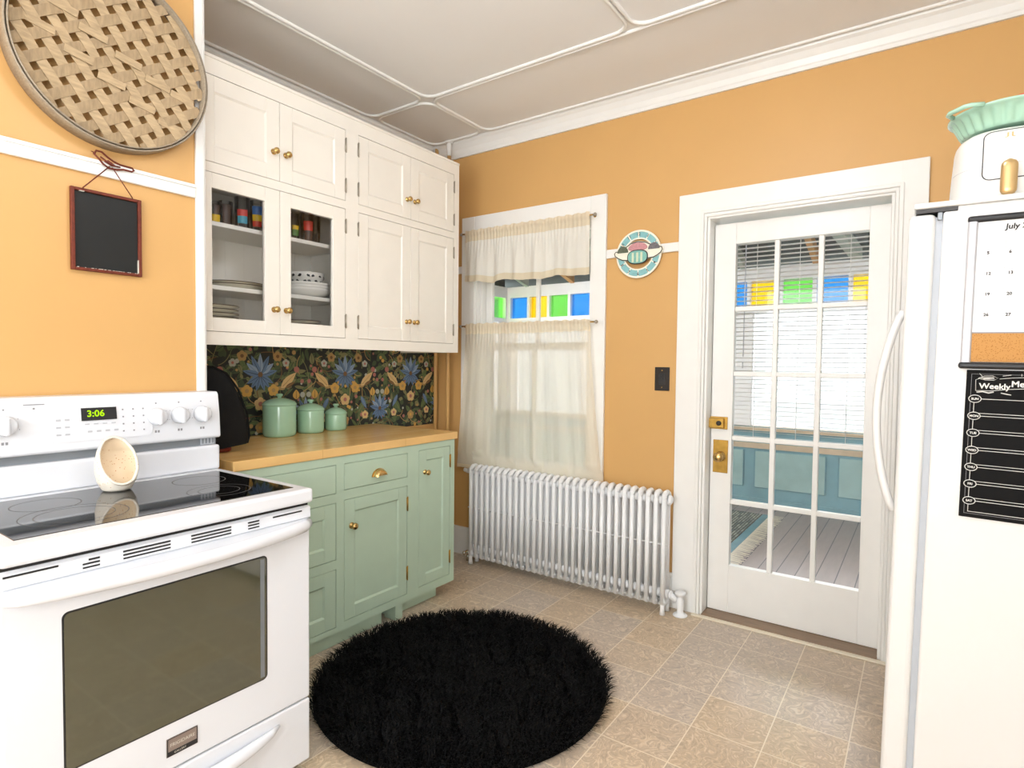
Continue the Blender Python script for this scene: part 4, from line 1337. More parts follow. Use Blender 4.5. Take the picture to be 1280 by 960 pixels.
b.prism([(BX - .0015, y, z) for y, z in ((-2.262, 1.955), (-2.240, 1.945), (-2.222, 1.947), (-2.236, 1.955), (-2.250, 1.963))], (.003, 0, 0))
b.build('bird_hanger', 'rust', cb)
b = MB(); b.tube([(XO, -2.240, 1.957), (BX, -2.240, 1.957)], .002, seg=6); b.build('nail', 'rust', cb)

# ================================================================== RADIATOR under the window
rd = thing('radiator', 'white cast iron column radiator under the window beside the door casing', 'radiator', (1.10, -.10, 0))
R0, R1, NS = .449, 1.746, 30
pit = (R1 - R0) / (NS - 1)
ycol = (-.138, -.104, -.072)
def section(x, leg):
    s = MB()
    for k, y in enumerate(ycol):
        zt = .632; zb = .055
        rx, ry = .0105, .0135
        s.tube([(x, y, zb), (x, y, zt)], .0128 if k == 0 else .0095, seg=10, flat=((0, 1, 0), 1.12))
    s.tube([(x, ycol[0] - .001, .612), (x, ycol[0] + .006, .632), (x, ycol[0] + .02, .640), (x, ycol[2] - .02, .640), (x, ycol[2] - .006, .632), (x, ycol[2] + .001, .612)], .0145, seg=10)
    s.tube([(x, ycol[0], .075), (x, ycol[0] + .008, .058), (x, ycol[2] - .008, .058), (x, ycol[2], .075)], .0145, seg=10)
    # joining nipples top and bottom and the small spacer lugs
    s.tube([(x - pit / 2, ycol[1], .598), (x + pit / 2, ycol[1], .598)], .022, seg=12)
    s.tube([(x - pit / 2, ycol[1], .105), (x + pit / 2, ycol[1], .105)], .022, seg=12)
    s.tube([(x - pit / 2, ycol[0], .372), (x + pit / 2, ycol[0], .372)], .0045, seg=6)
    if leg:
        for y in (ycol[0], ycol[2]): s.tube([(x, y, .09), (x, y, .03), (x, y, .001)], [.0135, .012, .015], seg=10)
    return s.build('section', 'radiator', rd)
first = section(R0, True); mid = section(R0 + pit, False)
for i in range(2, NS - 1): shift_part(mid, rd, (pit * (i - 1), 0, 0))
section(R1, True)
b = MB(); b.lathe([(.024, 0), (.024, .012), (.018, .018), (.008, .02)], (R1 + .012, ycol[1], .605), axis='x', seg=16); b.lathe([(.024, 0), (.024, -.012), (.018, -.018), (.014, -.04)], (R0 - .012, ycol[1], .605), axis='x', seg=16)
b.tube([(R0 - .012, ycol[1], .605), (R0 - .055, ycol[1], .600), (R0 - .085, ycol[1], .606)], [.016, .015, .013], seg=10)
b.build('end_plug', 'radiator', rd)
b = MB(); xv = 1.826; yv = -.093
b.tube([(R1 + .01, yv, .105), (R1 + .035, yv, .095), (xv - .02, yv, .075)], .016, seg=12); b.lathe([(.022, 0), (.022, .014)], (R1 + .022, yv, .10), axis='x', seg=8)
b.lathe([(.036, .001), (.038, .004), (.034, .009), (.018, .012), (.016, .035), (.019, .045), (.019, .085), (.014, .092), (.011, .105), (.022, .110), (.028, .114), (.029, .124), (.024, .130), (0, .131)], (xv, yv, 0), seg=20)
b.build('supply_valve', 'radiator', rd)
b = MB(); b.ell((R0 - .055, -.10, .055), (.022, .018, .018)); b.tube([(R0 - .01, -.10, .06), (R0 - .05, -.10, .055)], .009, seg=8); b.ell((R0 - .085, -.10, .045), (.012, .012, .014)); b.tube([(R0 - .055, -.10, .05), (R0 - .055, -.10, .001)], .010, seg=8)
M['chrome'] = mat('chrome', '#D8D8D6', .15, metal=1.0)
b.build('air_valve', 'chrome', rd)

# heating pipes in the corner
b = MB(); b.tube([(.045, -.045, .002), (.045, -.045, ZC - .002)], .013, seg=12); tag(b.build('heating_pipe', 'orange'), 'thin orange painted heating pipe in the corner beside the wallpaper', 'pipe')
pp = thing('heating_pipe', 'orange painted heating pipe with a white top end, nearest the window casing', 'pipe', (.185, -.075, 0))
b = MB(); b.tube([(.185, -.075, .002), (.185, -.075, 2.70)], .013, seg=12); b.build('painted_pipe', 'orange', pp)
b = MB(); b.tube([(.185, -.078, 2.70), (.185, -.078, ZC - .001)], .0165, seg=12); b.lathe([(.03, 0), (.03, .012), (.02, .016)], (.185, -.078, ZC - .018), seg=16); b.build('pipe_sleeve', 'trim', pp)

# ================================================================== CURTAINS
def rod(z, label, x0, x1):
    t = thing('curtain_rod', label, 'curtain rod', ((x0 + x1) / 2, -.05, z))
    b = MB(); b.tube([(x0, -.055, z), (x1, -.055, z)], .005, seg=10); b.build('rod', 'brass', t)
    for x, s in ((x0, -1), (x1, 1)):
        b = MB(); b.tube([(x - s * .004, -.055, z), (x - s * .004, -.023, z)], .003, seg=6); b.lathe([(.009, -.0015), (.009, .0015)], (x - s * .004, -.0235, z), axis='y', seg=10); b.build('bracket', 'oldbrass', t)
        b = MB(); b.lathe([(.006, 0), (.006, s * .004), (.010, s * .008), (.011, s * .014), (.007, s * .020), (0, s * .021)], (x, -.055, z), axis='x', seg=12); b.build('finial', 'steel', t)
rod(2.168, 'slim brass curtain rod carrying the short valance at the window top', .292, 1.262)
rod(1.556, 'slim brass curtain rod carrying the lower cafe curtain', .292, 1.280)

def cloth(name, x0, x1, ztop, zbot, nfold, amp, mats, hem_h, header, flare, parent, zwave=0.0, ruff=.02, seed=1):
    """gathered hanging: fine pleats in the header, broad soft folds below"""
    r = random.Random(seed)
    ph = [r.uniform(0, 2 * PI) for _ in range(6)]
    NX, NZ = 200, 42
    b = MB(); G = []
    for j in range(NZ + 1):
        v = j / NZ; row = []
        for i in range(NX + 1):
            u = i / NX
            zb_ = zbot(u)
            z = ztop + ruff + (zb_ - ztop - ruff) * v
            z += .0035 * math.sin(u * 90 + ph[0]) * (1 - v) ** 6
            k = min(1, max(0, (ztop - header - z) / .15))
            fine = .0035 * math.sin(u * 2 * PI * 38 + 2 * math.sin(u * 17 + ph[1]))
            broad = amp * (math.sin(u * 2 * PI * nfold + 1.6 * math.sin(u * 9 + ph[2]) + ph[3]) + .45 * math.sin(u * 2 * PI * nfold * 2.3 + ph[4]))
            y = -.055 + fine * (1 - k * .85) + broad * k
            if abs(z - ztop) < .02: y -= .007 * (1 - abs(z - ztop) / .02)
            y -= .006
            xa = x0 - flare[0] * max(0, v) ** 1.2; xb = x1 + flare[1] * max(0, v) ** 1.2
            y = max(y, -.052) if z < .70 else y
            row.append(b.bm.verts.new((xa + (xb - xa) * u, min(y, -.034), z)))
        G.append(row)
    for j in range(NZ):
        for i in range(NX):
            f = b.bm.faces.new((G[j][i], G[j][i + 1], G[j + 1][i + 1], G[j + 1][i])); f.smooth = True
            zc = (G[j][i].co.z + G[j + 1][i].co.z) / 2; zb_ = zbot((i + .5) / NX)
            f.material_index = 1 if (zc > ztop - header or zc < zb_ + hem_h) else 0
    return b.build(name, mats, parent)
t = cloth('valance', .318, 1.247, 2.166, lambda u: 1.832 + .006 * math.sin(u * 17 + 1) - .004 * math.sin(u * 31) + .02 * (1 - u) ** 3, 5.5, .012, ['valance', 'hem'], .040, .055, (.012, 0), None, seed=4)
tag(t, 'short gathered cream valance hanging over the top of the window', 'curtain')
t = cloth('cafe_curtain', .328, 1.255, 1.554, lambda u: .600 + .012 * math.sin(u * 8 + .5) - .014 * math.sin(u * PI) + .012 * u, 5.0, .010, ['curtain', 'hem'], .030, .050, (.075, .10), None, seed=9, ruff=.018)
tag(t, 'long sheer cream cafe curtain covering the lower half of the window', 'curtain')

# ================================================================== WALL CLOCK
ck = thing('wall_clock', 'round cutout wall clock with a turquoise ring hung on the white rail by the window', 'clock', (1.527, -.02, 1.785))
CC = Vector((1.527, -.017, 1.923)); RR = .132
def ring_prism(mb, r0, r1, y0, y1, m, n=56, a0=0, a1=2 * PI):
    full = abs(a1 - a0 - 2 * PI) < 1e-6
    V = []
    for i in range(n + (0 if full else 1)):
        a = a0 + (a1 - a0) * i / n
        V.append([mb.bm.verts.new((CC.x + r * math.cos(a), y, CC.z + r * math.sin(a))) for r, y in ((r0, y0), (r1, y0), (r1, y1), (r0, y1))])
    k = len(V)
    for i in range(k if full else k - 1):
        A, B = V[i], V[(i + 1) % k]
        for q in range(4):
            f = mb.bm.faces.new((A[q], A[(q + 1) % 4], B[(q + 1) % 4], B[q])); f.material_index = m
    if not full:
        mb.bm.faces.new(V[0]); mb.bm.faces.new(V[-1][::-1])
M['cream'] = mat('clock_cream', '#F2EEDD', .45); M['aqua'] = mat('clock_turquoise', '#86BDC0', .45, var=.1, vscale=40); M['dusk'] = mat('clock_charcoal', '#2E322F', .5)
M['ckgreen'] = mat('clock_olive', '#5D6552', .5, var=.2, vscale=90); M['ckpink'] = mat('clock_pink', '#C78E92', .5, var=.15, vscale=120); M['ckgrey'] = mat('clock_speckled_grey', '#6E6A6C', .5, var=.3, vscale=120); M['ckteal'] = mat('clock_teal', '#7FB9AE', .5, var=.12, vscale=60); M['ckstripe'] = mat('clock_pale_stripe', '#CFD9BC', .5)
b = MB(); ring_prism(b, .082, RR, -.021, -.015, 0); b.build('ring', 'cream', ck)
b = MB()
for i in range(12):
    a = PI / 2 + 2 * PI * i / 12; ring_prism(b, .090, .122, -.0222, -.0205, 0, 6, a + .035, a + 2 * PI / 12 - .035)
b.build('ring_tiles', 'aqua', ck)
b = MB()
for i in range(12):
    a = PI / 2 - 2 * PI * i / 12; r = .109
    if i in (3, 9): continue
    c, s = math.cos(a), math.sin(a)
    xd = Vector((s, 0, -c)); yd = Vector((c, 0, s))
    if s < -.2: xd, yd = -xd, -yd
    b.text(str(12 if i == 0 else i), .024, CC + Vector((c * r, -.0054, s * r)) - yd * .008, xd, yd, align='CENTER', bold=.0004)
b.build('numerals', 'dusk', ck, fixnormals=False)
def blobxz(mb, pts, y0, y1, m=0): mb.prism([(CC.x + x, y0, CC.z + z) for x, z in pts], (0, y1 - y0, 0), m)
boat = [(-.146, .012), (-.137, .022), (-.118, .020), (-.100, .018), (-.080, .038), (-.045, .062), (0, .070), (.045, .062), (.078, .046), (.105, .030), (.128, .030), (.143, .026), (.147, .012), (.138, -.003), (.118, -.018), (.095, -.028), (.060, -.030), (.040, -.046), (-.040, -.046), (-.062, -.034), (-.095, -.030), (-.120, -.018), (-.140, -.004)]
b = MB(); blobxz(b, boat, -.030, -.022); b.build('center_figure', 'cream', ck)
b = MB(); b.tube([(CC.x + x * .955, -.0305, CC.z + z * .94) for x, z in boat], .0026, seg=6, closed=True); b.build('dark_outline', 'dusk', ck)
def dome(cx, cz, rx, rz, mm, nm, y=-.034):
    b = MB(); blobxz(b, [(cx + rx * math.cos(PI * i / 14), cz + rz * math.sin(PI * i / 14)) for i in range(15)], y, -.029); b.build(nm, mm, ck)
dome(-.088, .012, .032, .036, 'ckgreen', 'olive_mound'); dome(.093, .018, .032, .034, 'ckgrey', 'grey_mound')
b = MB(); blobxz(b, [(.056 * math.cos(2 * PI * i / 24), .030 + .031 * math.sin(2 * PI * i / 24) * (1 if i < 12 else .5)) for i in range(24)], -.033, -.029); b.build('pink_cushion', 'ckpink', ck)
b = MB(); blobxz(b, [(.060 * math.copysign(abs(math.cos(t)) ** .8, math.cos(t)), -.018 + .040 * math.copysign(abs(math.sin(t)) ** .8, math.sin(t))) for t in [2 * PI * i / 28 for i in range(28)]], -.0345, -.029); b.build('oval_rim', 'dusk', ck)
b = MB(); blobxz(b, [(.055 * math.copysign(abs(math.cos(t)) ** .8, math.cos(t)), -.018 + .035 * math.copysign(abs(math.sin(t)) ** .8, math.sin(t))) for t in [2 * PI * i / 28 for i in range(28)]], -.036, -.030)
for x in (-.026, 0, .024): blobxz(b, [(x - .006, -.046), (x + .006, -.046), (x + .006, .006), (x - .006, .006)], -.0368, -.0355, 1)
b.build('striped_oval', ['ckteal', 'ckstripe'], ck)

# light switch
sw = thing('light_switch', 'dark bronze light switch plate on the orange wall beside the door casing', 'light switch', (1.670, -.004, 1.172))
b = MB(); b.box(1.6285, 1.7115, -.006, 0, 1.172, 1.300, 0, .003); b.build('plate', 'switch', sw)
b = MB(); b.box(1.652, 1.688, -.008, -.005, 1.205, 1.267, 0, .0012); b.box(1.6645, 1.6755, -.016, -.006, 1.235, 1.252, 0, .002); b.build('toggle', 'blackplastic', sw)
b = MB()
for z in (1.190, 1.282): b.lathe([(.003, 0), (.003, -.0012)], (1.670, -.006, z), axis='y', seg=10)
b.build('screws', 'oldbrass', sw)

# ================================================================== REFRIGERATOR (stands tipped slightly back on its front feet)
TH = .016; PIV = Vector((3.50, 0, 0)); RL = Matrix.Rotation(TH, 3, 'Y')
def lean(root):
    b0 = Vector(root.location); root.location = PIV + RL @ (b0 - PIV); root.rotation_euler = (0, TH, 0)
FY0, FY1 = -1.150, -.43
fr = thing('refrigerator', 'tall white refrigerator beside the door, its side panel carrying two boards', 'refrigerator', (3.14, -.79, .0))
b = MB(); b.box(2.832, 3.49, FY0, FY1, .03, 1.711, 0, .006, 3); b.box(2.862, 3.488, FY0 + .001, FY1 - .002, 1.70, 1.7222, 0, .002)
for (x, y) in ((2.9, FY0 + .06), (2.9, FY1 - .06), (3.44, FY0 + .06), (3.44, FY1 - .06)): b.lathe([(.022, .002 if x > 3 else -.004), (.022, .035)], (x, y, 0), seg=12, m=1)
b.build('cabinet_body', ['fridge', 'blackplastic'], fr)
b = MB(); b.box(2.757, 2.817, FY0, FY1, .05, 1.709, 0, .014, 4); fd = b.build('door', 'fridge', fr)
b = MB(); b.box(2.8165, 2.833, FY0 + .012, FY1 - .012, .06, 1.700, 0); b.build('door_gasket', 'gasket', fr)
b = MB(); b.box(2.8195, 2.831, FY0 + .004, FY0 + .03, 1.69, 1.7115, 0, .002); b.build('hinge', 'greymetal', fr)
b = MB(); b.box(2.768, 3.492, FY0 - .008, FY1 + .004, 1.7222, 1.7365, 0, .003); b.build('top_panel', 'fridge', fr)
b = MB(); b.box(2.772, 2.866, FY0 + .002, FY1 - .004, 1.712, 1.7221); b.build('top_panel_shade', 'outline', fr)  # dark block painting the shade under the top panel overhang
b = MB()
P, R = [], []
for i in range(25):
    t = i / 24; z = .895 + (1.455 - .895) * t
    P.append((2.757 - .002 - .052 * math.sin(PI * t) ** .75, FY0 + .05, z)); R.append(.011)
b.tube(P, R, seg=12, flat=((0, 1, 0), 1.3)); b.build('handle', 'fridge', fd, smooth=True)
lean(fr)

# ---------------------------------------------------------------- calendar board
YS = FY0 - .0012
cl = thing('calendar_board', 'white magnetic July calendar board with a cork strip on the refrigerator side', 'calendar', (3.06, YS, 1.300))
X0, X1 = 2.884, 3.262
b = MB(); b.box(X0 + .012, X1 - .012, YS - .008, YS, 1.392, 1.680); b.build('marker_panel', 'boardwhite', cl)
b = MB(); b.box(X0 + .012, X1 - .012, YS - .0085, YS, 1.318, 1.392); b.build('cork_strip', 'cork', cl)
b = MB(); b.box(X0 + .018, X1 - .018, YS - .0092, YS - .002, 1.3905, 1.3935); b.build('divider', 'greyprint', cl)
for nm, (a, c) in (('side_rail', (X0, X0 + .021)), ('side_rail', (X1 - .021, X1))):
    b = MB(); b.box(a, c, YS - .013, YS, 1.305, 1.688, 0, .005, 3); b.build(nm, 'boardframe', cl)
b = MB(); b.box(X0 - .001, X1 + .001, YS - .0145, YS, 1.672, 1.689, 0, .006, 3); b.build('top_rail', 'blackplastic', cl)
b = MB(); b.box(X0 - .004, X1 + .004, YS - .020, YS, 1.300, 1.3165, 0, .006, 3); b.build('bottom_tray', 'blackplastic', cl)
b = MB(); gx = 2.918; cwid = .043
def lineb(x0, x1, z0, z1): b.box(x0, x1, YS - .0085, YS - .0078, z0, z1)
for i in range(8): lineb(gx + cwid * i - .0004, gx + cwid * i + .0004, 1.398, 1.640)
for z in (1.398, 1.450, 1.502, 1.554, 1.606, 1.630, 1.640): lineb(gx, gx + cwid * 7, z - .0004, z + .0004)
lineb(gx + .006, gx + .036, 1.655, 1.6555); lineb(gx + .006, gx + .04, 1.648, 1.6485)
b.build('printed_grid', 'gridline', cl)
b = MB(); XD, ZD = (1, 0, 0), (0, 0, 1)
b.text('July 2', .0185, (gx + .041, YS - .0088, 1.650), XD, (.08, 0, 1), bold=.0006)
for r, z in enumerate((1.590, 1.538, 1.486, 1.434)):
    for c in range(7):
        n = 5 + 7 * r + c
        if n <= 31: b.text(str(n), .0105, (gx + .007 + cwid * c, YS - .0088, z), XD, ZD, bold=.0004)
b.build('handwriting', 'ink', cl, fixnormals=False)
lean(cl)

# ---------------------------------------------------------------- weekly menu board
mn = thing('menu_board', 'black weekly menu board with white lettering below the calendar on the refrigerator', 'menu board', (3.04, YS, .915))
MX0, MX1, MZ0, MZ1 = 2.899, 3.185, .915, 1.297
b = MB(); b.box(MX0, MX1, YS - .003, YS, MZ0, MZ1, 0, .0012); b.build('board', 'menublack', mn)
b = MB(); yy0, yy1 = YS - .0036, YS - .0029
def ln(x0, x1, z0, z1, m=0): b.box(x0, x1, yy0, yy1, z0, z1, m)
ins = .010
ln(MX0 + ins, MX1 - ins, MZ1 - ins - .0008, MZ1 - ins, 1); ln(MX0 + ins, MX1 - ins, MZ0 + ins, MZ0 + ins + .0008, 1); ln(MX0 + ins, MX0 + ins + .0008, MZ0 + ins, MZ1 - ins, 1); ln(MX1 - ins - .0008, MX1 - ins, MZ0 + ins, MZ1 - ins, 1)
DZ = [1.223, 1.179, 1.135, 1.0905, 1.0465, 1.003, .959]
lx = MX0 + .0175
ln(lx, lx + .0011, .930, 1.223); ln(lx, MX1 - .018, .930, .9312)
for i, z in enumerate(DZ):
    ln(lx, MX1 - .018, z - .0006, z + .0006)
    if i: ln(lx, MX1 - .018, z + .0065, z + .0076)
b.build('ruled_lines', ['chalkwhite', 'greyprint'], mn)
for z, s in zip(DZ, ('SUN', 'MON', 'TUE', 'WED', 'THU', 'FRI', 'SAT')):
    b = MB(); cx = lx + .002; P = [(cx + .0125 * math.cos(2 * PI * k / 24), YS - .0038, z + .0095 * math.sin(2 * PI * k / 24)) for k in range(24)]
    b.face(P, 1); b.tube([(x, y - .0003, q) for x, y, q in P], .0009, seg=5, closed=True)
    b.text(s, .0078, (lx + .002, YS - .0044, z - .0028), XD, ZD, align='CENTER', bold=.00025); b.build('day_bubble', ['chalkwhite', 'menublack'], mn, fixnormals=False)
b = MB()
b.text('Weekly', .0195, (MX0 + .0265, YS - .0042, 1.2500), XD, (0, 0, 1), bold=.0005); b.text('Menu', .0205, (MX0 + .089, YS - .0042, 1.2570), XD, (0, 0, 1), bold=.0005)
def curve(pts, r=.0007): b.tube([(MX0 + x, YS - .0040, z) for x, z in pts], r, seg=5)
curve([(.020, 1.244), (.019, 1.272), (.028, 1.276)]); curve([(.020, 1.244), (.05, 1.2445), (.085, 1.250), (.13, 1.254), (.20, 1.246)]); curve([(.066, 1.2755), (.09, 1.279), (.13, 1.2815), (.20, 1.276)])
curve([(.024, 1.276), (.036, 1.282), (.052, 1.283), (.063, 1.277), (.055, 1.272), (.038, 1.272), (.024, 1.276)]); curve([(.030, 1.277), (.055, 1.279)], .0012); curve([(.034, 1.2745), (.056, 1.276)], .0012); curve([(.026, 1.288), (.032, 1.281)])
curve([(.022, 1.240), (.034, 1.242), (.046, 1.239), (.056, 1.242)], .0016); curve([(.070, 1.240), (.09, 1.236)], .0012); curve([(.072, 1.283), (.088, 1.286)], .0008)
curve([(.108, 1.284), (.108, 1.289)], .0009); curve([(.117, 1.284), (.117, 1.289)], .0009)
b.build('title_banner', 'chalkwhite', mn, fixnormals=False)
lean(mn)

# ---------------------------------------------------------------- air fryer
AZ = 1.7368; AC = Vector((2.961, -.985, AZ))
af = thing('air_fryer', 'rounded white air fryer with a gold handle standing on the refrigerator', 'air fryer', tuple(AC))
def supere(a, rx, ry, p=2.7):
    c, s = math.cos(a), math.sin(a)
    return rx * math.copysign(abs(c) ** (2 / p), c), ry * math.copysign(abs(s) ** (2 / p), s)
def body_r(h):          # half-width factor at height h
    H = .200
    if h < .012: return .95 + .05 * h / .012
    if h < .140: return 1.0 - .05 * ((h - .012) / .128) ** 1.5
    t = (h - .140) / (H - .140); return .95 * max(0.0, 1 - t ** 3.2) ** .42 if t < 1 else 0
ARX, ARY = .116, .135
b = MB(); rings = []
hs = [0, .004, .012, .04, .08, .11, .140, .153, .165, .176, .186, .193, .198, .200]
for h in hs[:-1]:
    k = body_r(h)
    rings.append([b.bm.verts.new((AC.x + supere(2 * PI * j / 56, ARX, ARY)[0] * k, AC.y + supere(2 * PI * j / 56, ARX, ARY)[1] * k, AC.z + h)) for j in range(56)])
for A, B in zip(rings[:-1], rings[1:]):
    for j in range(56):
        f = b.bm.faces.new((A[j], A[(j + 1) % 56], B[(j + 1) % 56], B[j])); f.smooth = True
b.bm.faces.new(rings[0][::-1]); b.bm.faces.new(rings[-1])
b.build('housing', 'airwhite', af)
def front_y(x, h):
    k = body_r(h); u = min(.999, abs(x) / (ARX * k)); return -ARY * k * (1 - u ** 2.7) ** (1 / 2.7)
# seam line of the drawer front
b = MB(); pts = []
for (cx, cz, a0) in ((.052 - .018, .176 - .018, 0), (-.052 + .018, .176 - .018, 90), (-.052 + .018, .050 + .018, 180), (.052 - .018, .050 + .018, 270)):
    for i in range(7):
        a = math.radians(a0 + 15 * i); x, h = cx + .018 * math.cos(a), cz + .018 * math.sin(a); pts.append((AC.x + x, AC.y + front_y(x, h) + .0004, AC.z + h))
dense = []
for p, q in zip(pts, pts[1:] + pts[:1]):
    n = max(1, int((Vector(q) - Vector(p)).length / .012))
    for i in range(n):
        x = p[0] + (q[0] - p[0]) * i / n - AC.x; h = p[2] + (q[2] - p[2]) * i / n - AC.z; dense.append((AC.x + x, AC.y + front_y(x, h) + .0004, AC.z + h))
b.tube(dense, .0016, seg=6, closed=True); b.build('drawer_seam', 'outline', af)
b = MB(); n = 30; b.tube([(AC.x + ARX * .999 * math.sin(-1.35 + 2.7 * i / n) * body_r(0.088) * .995, AC.y + front_y(ARX * .995 * math.sin(-1.35 + 2.7 * i / n) * body_r(0.088), 0.088) + .0006, AC.z + 0.088) for i in range(n + 1)], .0009, seg=5); b.build('body_seam', 'gridline', af)
b = MB(); hp = []
for i in range(17):
    t = i / 16; hp.append((AC.x, AC.y + front_y(0, .06) - .020, AC.z + .000 + .092 * t))
rr_ = [.017 * math.sqrt(max(.02, 1 - (max(0, abs(2 * i / 16 - 1) - .64) / .36) ** 2)) for i in range(17)]
b.tube(hp, rr_, seg=16, flat=((0, 1, 0), .55)); b.tube([(AC.x, AC.y + front_y(0, .08) + .004, AC.z + .068), (AC.x, AC.y + front_y(0, .08) - .020, AC.z + .068)], .009, seg=10)
b.build('handle', 'gold', af, smooth=True)
b = MB()
yl = AC.y + front_y(0, .160) - .0008
for s in (-1, 1): b.box(AC.x + s * .0045 - .0018, AC.x + s * .0045 + .0018, yl, yl + .001, AC.z + .156, AC.z + .166); b.box(AC.x + s * .007 - .003, AC.x + s * .007 + .003, yl, yl + .001, AC.z + .153, AC.z + .156)
b.build('front_mark', 'gold', af)
b = MB(); b.box(AC.x - .116, AC.x - .108, AC.y + .06, AC.y + .075, AC.z, AC.z + .01, 0, .002); b.build('rear_foot', 'blackplastic', af)
lean(af)

# ---------------------------------------------------------------- fluted dish on the air fryer
DZ0 = AZ + .2005; DC = Vector((2.972, -.975, DZ0))
ds = thing('pie_dish', 'pale mint fluted baking dish lying on top of the white air fryer', 'baking dish', tuple(DC))
b = MB(); rings = []; NS_ = 168
prof = [(.100, .0, 0), (.106, .001, .3), (.112, .008, 1), (.124, .032, 1), (.130, .042, .8), (.134, .046, 0), (.1395, .050, 0), (.1395, .054, 0), (.134, .055, 0), (.128, .050, 0), (.118, .030, .5), (.106, .008, .3), (.09, .005, 0)]
for (r, h, fl) in prof:
    ring = []
    for j in range(NS_):
        a = 2 * PI * j / NS_; k = r - fl * .0075 * (abs(math.cos(a * 14)) ** 3)
        ring.append(b.bm.verts.new((DC.x + k * math.cos(a), DC.y + k * math.sin(a), DC.z + h)))
    rings.append(ring)
for A, B in zip(rings[:-1], rings[1:]):
    for j in range(NS_):
        f = b.bm.faces.new((A[j], A[(j + 1) % NS_], B[(j + 1) % NS_], B[j])); f.smooth = True
b.bm.faces.new(rings[0][::-1]); b.bm.faces.new(rings[-1])
b.build('fluted_bowl', 'mintdish', ds)
for ang in (-137, 43):
    a = math.radians(ang); u = Vector((math.cos(a), math.sin(a), 0)); w = Vector((-u.y, u.x, 0)); c0 = DC + Vector((0, 0, .052))
    P = [c0 + u * .134 + w * .046, c0 + u * .160 + w * .034, c0 + u * .167 + w * .022, c0 + u * .167 - w * .022, c0 + u * .160 - w * .034, c0 + u * .134 - w * .046]
    b = MB(); b.tube([tuple(p) for p in P], .0062, seg=8); b.build('lug_handle', 'mintdish', ds, smooth=True)
lean(ds)
rb = thing('red_bowl', 'red bowl sitting in the pale mint baking dish', 'bowl', (3.01, -1.0, DZ0 + .0062))
b = MB(); c = (3.012, -1.0, DZ0 + .0062)
b.lathe([(0, 0), (.045, 0), (.055, .004), (.078, .040), (.086, .062), (.083, .063), (.074, .041), (.050, .008), (0, .006)], c, seg=40); b.build('vessel', 'red', rb)
lean(rb)

# ================================================================== SHAGGY BLACK RUG
M['rugbase'] = mat('black_rug_backing', '#060606', .95, spec=.1); M['fur'] = mat('black_shag_pile', '#060607', .8, spec=.2, var=.3, vscale=30)
ru = thing('shag_rug', 'round black shaggy rug on the tiled floor in front of the base cabinet', 'rug', (1.305, -1.235, 0))
RC = Vector((1.305, -1.235, 0)); RRAD = .600
b = MB(); b.lathe([(0, .0005), (RRAD - .03, .0005), (RRAD - .01, .006), (RRAD - .02, .016), (0, .018)], RC, seg=72); b.build('backing', 'rugbase', ru)
rf = random.Random(21); vs, fs = [], []
for i in range(26000):
    r = (RRAD - .004) * math.sqrt(rf.random()); a = rf.uniform(0, 2 * PI)
    x, y = RC.x + r * math.cos(a), RC.y + r * math.sin(a)
    clump = math.sin(x * 37 + 2 * math.sin(y * 29)) + math.sin(y * 41 + 1.7 * math.sin(x * 33))
    d = clump * 1.2 + rf.uniform(-2.2, 2.2)
    edge = max(0, (r - RRAD + .07) / .07)
    dx = math.cos(d) * .022 + math.cos(a) * .016 * edge; dy = math.sin(d) * .022 + math.sin(a) * .016 * edge
    h = rf.uniform(.034, .050) * (1 - .45 * edge); w = rf.uniform(.0013, .0022)
    px, py = -dy, dx; L_ = math.hypot(px, py) or 1; px, py = px / L_ * w, py / L_ * w
    z0 = .014
    k = len(vs)
    vs += [(x - px, y - py, z0), (x + px, y + py, z0), (x + dx * .45 + px, y + dy * .45 + py, z0 + h * .68), (x + dx * .45 - px, y + dy * .45 - py, z0 + h * .68), (x + dx * 1.25, y + dy * 1.25, z0 + h * (1 - .12 * rf.random()))]
    fs += [(k, k + 1, k + 2, k + 3), (k + 3, k + 2, k + 4)]
vs = [v if v[2] > .001 else (v[0], v[1], .001) for v in vs]
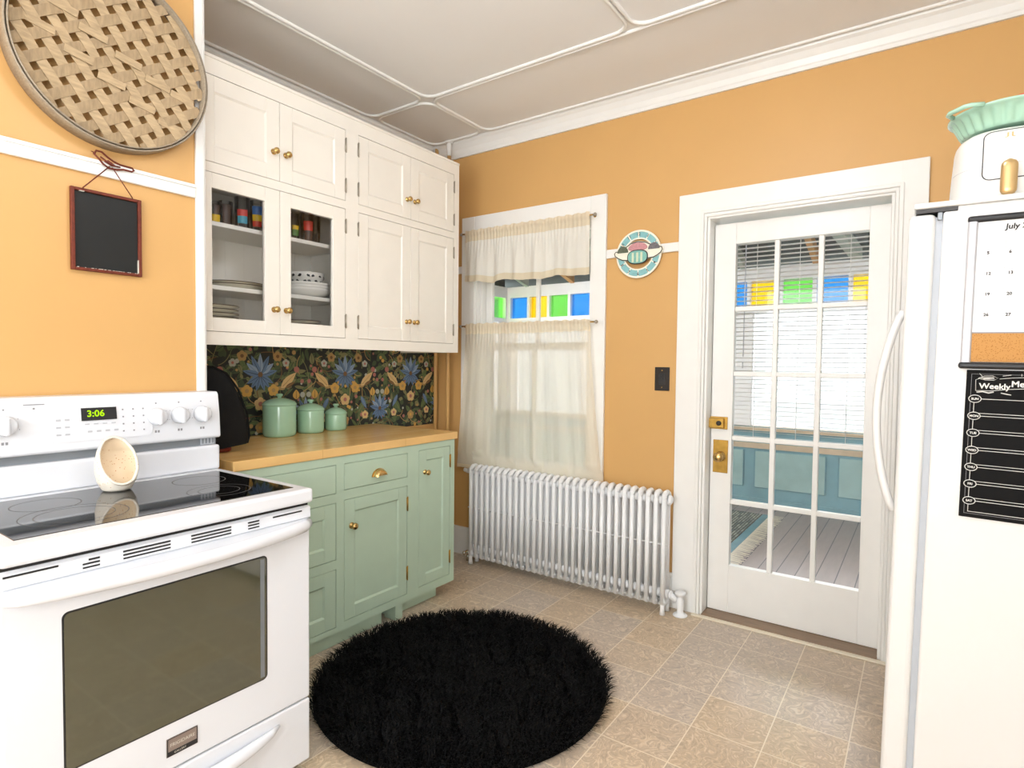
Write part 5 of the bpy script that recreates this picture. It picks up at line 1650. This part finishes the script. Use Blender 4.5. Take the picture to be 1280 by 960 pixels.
me = bpy.data.meshes.new('pile'); me.from_pydata(vs, [], fs); me.materials.append(M['fur'])
pl_ = bpy.data.objects.new('pile', me); COL.objects.link(pl_); pl_.parent = ru; pl_.matrix_parent_inverse = Matrix.Translation(-ru.location); pl_['kind'] = 'stuff'

# ================================================================== LIGHT
def area(name, loc, rot, sx, sy, power, col=(1, 1, 1)):
    ld = bpy.data.lights.new(name, 'AREA'); ld.shape = 'RECTANGLE'; ld.size = sx; ld.size_y = sy; ld.energy = power; ld.color = col
    o = bpy.data.objects.new(name, ld); COL.objects.link(o); o.location = loc; o.rotation_euler = rot
    return o
# fill lights added at invented openings behind the camera, to brighten the room
area('rear_fill_light', (2.1, YB - .06, 1.58), (math.radians(90), 0, 0), 1.95, 1.4, LP['rear'], (.90, .96, 1))
area('side_fill_light', (XR + .06, -4.15, 1.55), (0, math.radians(90), 0), 1.35, 1.15, LP['side'], (.90, .96, 1))
# glowing globe added out of view to even out the kitchen light
LX, LY, LZ = 2.18, -1.85, 2.56
lp = thing('fill_globe', 'glowing globe added out of view above the kitchen to brighten it', 'lamp', (LX, LY, LZ - .14))
b = MB(); b.lathe([(.065, -.001), (.065, -.02), (.02, -.03), (.012, -.04)], (LX, LY, ZC), seg=28); b.tube([(LX, LY, ZC - .03), (LX, LY, LZ + .135)], .008, seg=8); b.lathe([(.05, .125), (.05, .15), (.03, .16)], (LX, LY, LZ), seg=24); b.build('mount', 'trim', lp)
b = MB(); b.ell((LX, LY, LZ), (.14, .14, .14), seg=32, rings=18)
b.build('globe', emis('fill_globe_glow', '#EEF4FF', LP['lamp']), lp)

wd = bpy.data.worlds.new('bright_overcast_sky'); scene.world = wd; wd.use_nodes = True
bg = wd.node_tree.nodes['Background']; bg.inputs['Color'].default_value = (.96, .98, 1.0, 1); bg.inputs['Strength'].default_value = LP['sky']

scene.view_settings.view_transform = 'Standard'
scene.view_settings.look = 'None'
scene.view_settings.gamma = 1.0
scene.view_settings.use_curve_mapping = False
scene.view_settings.exposure = LP['exp']
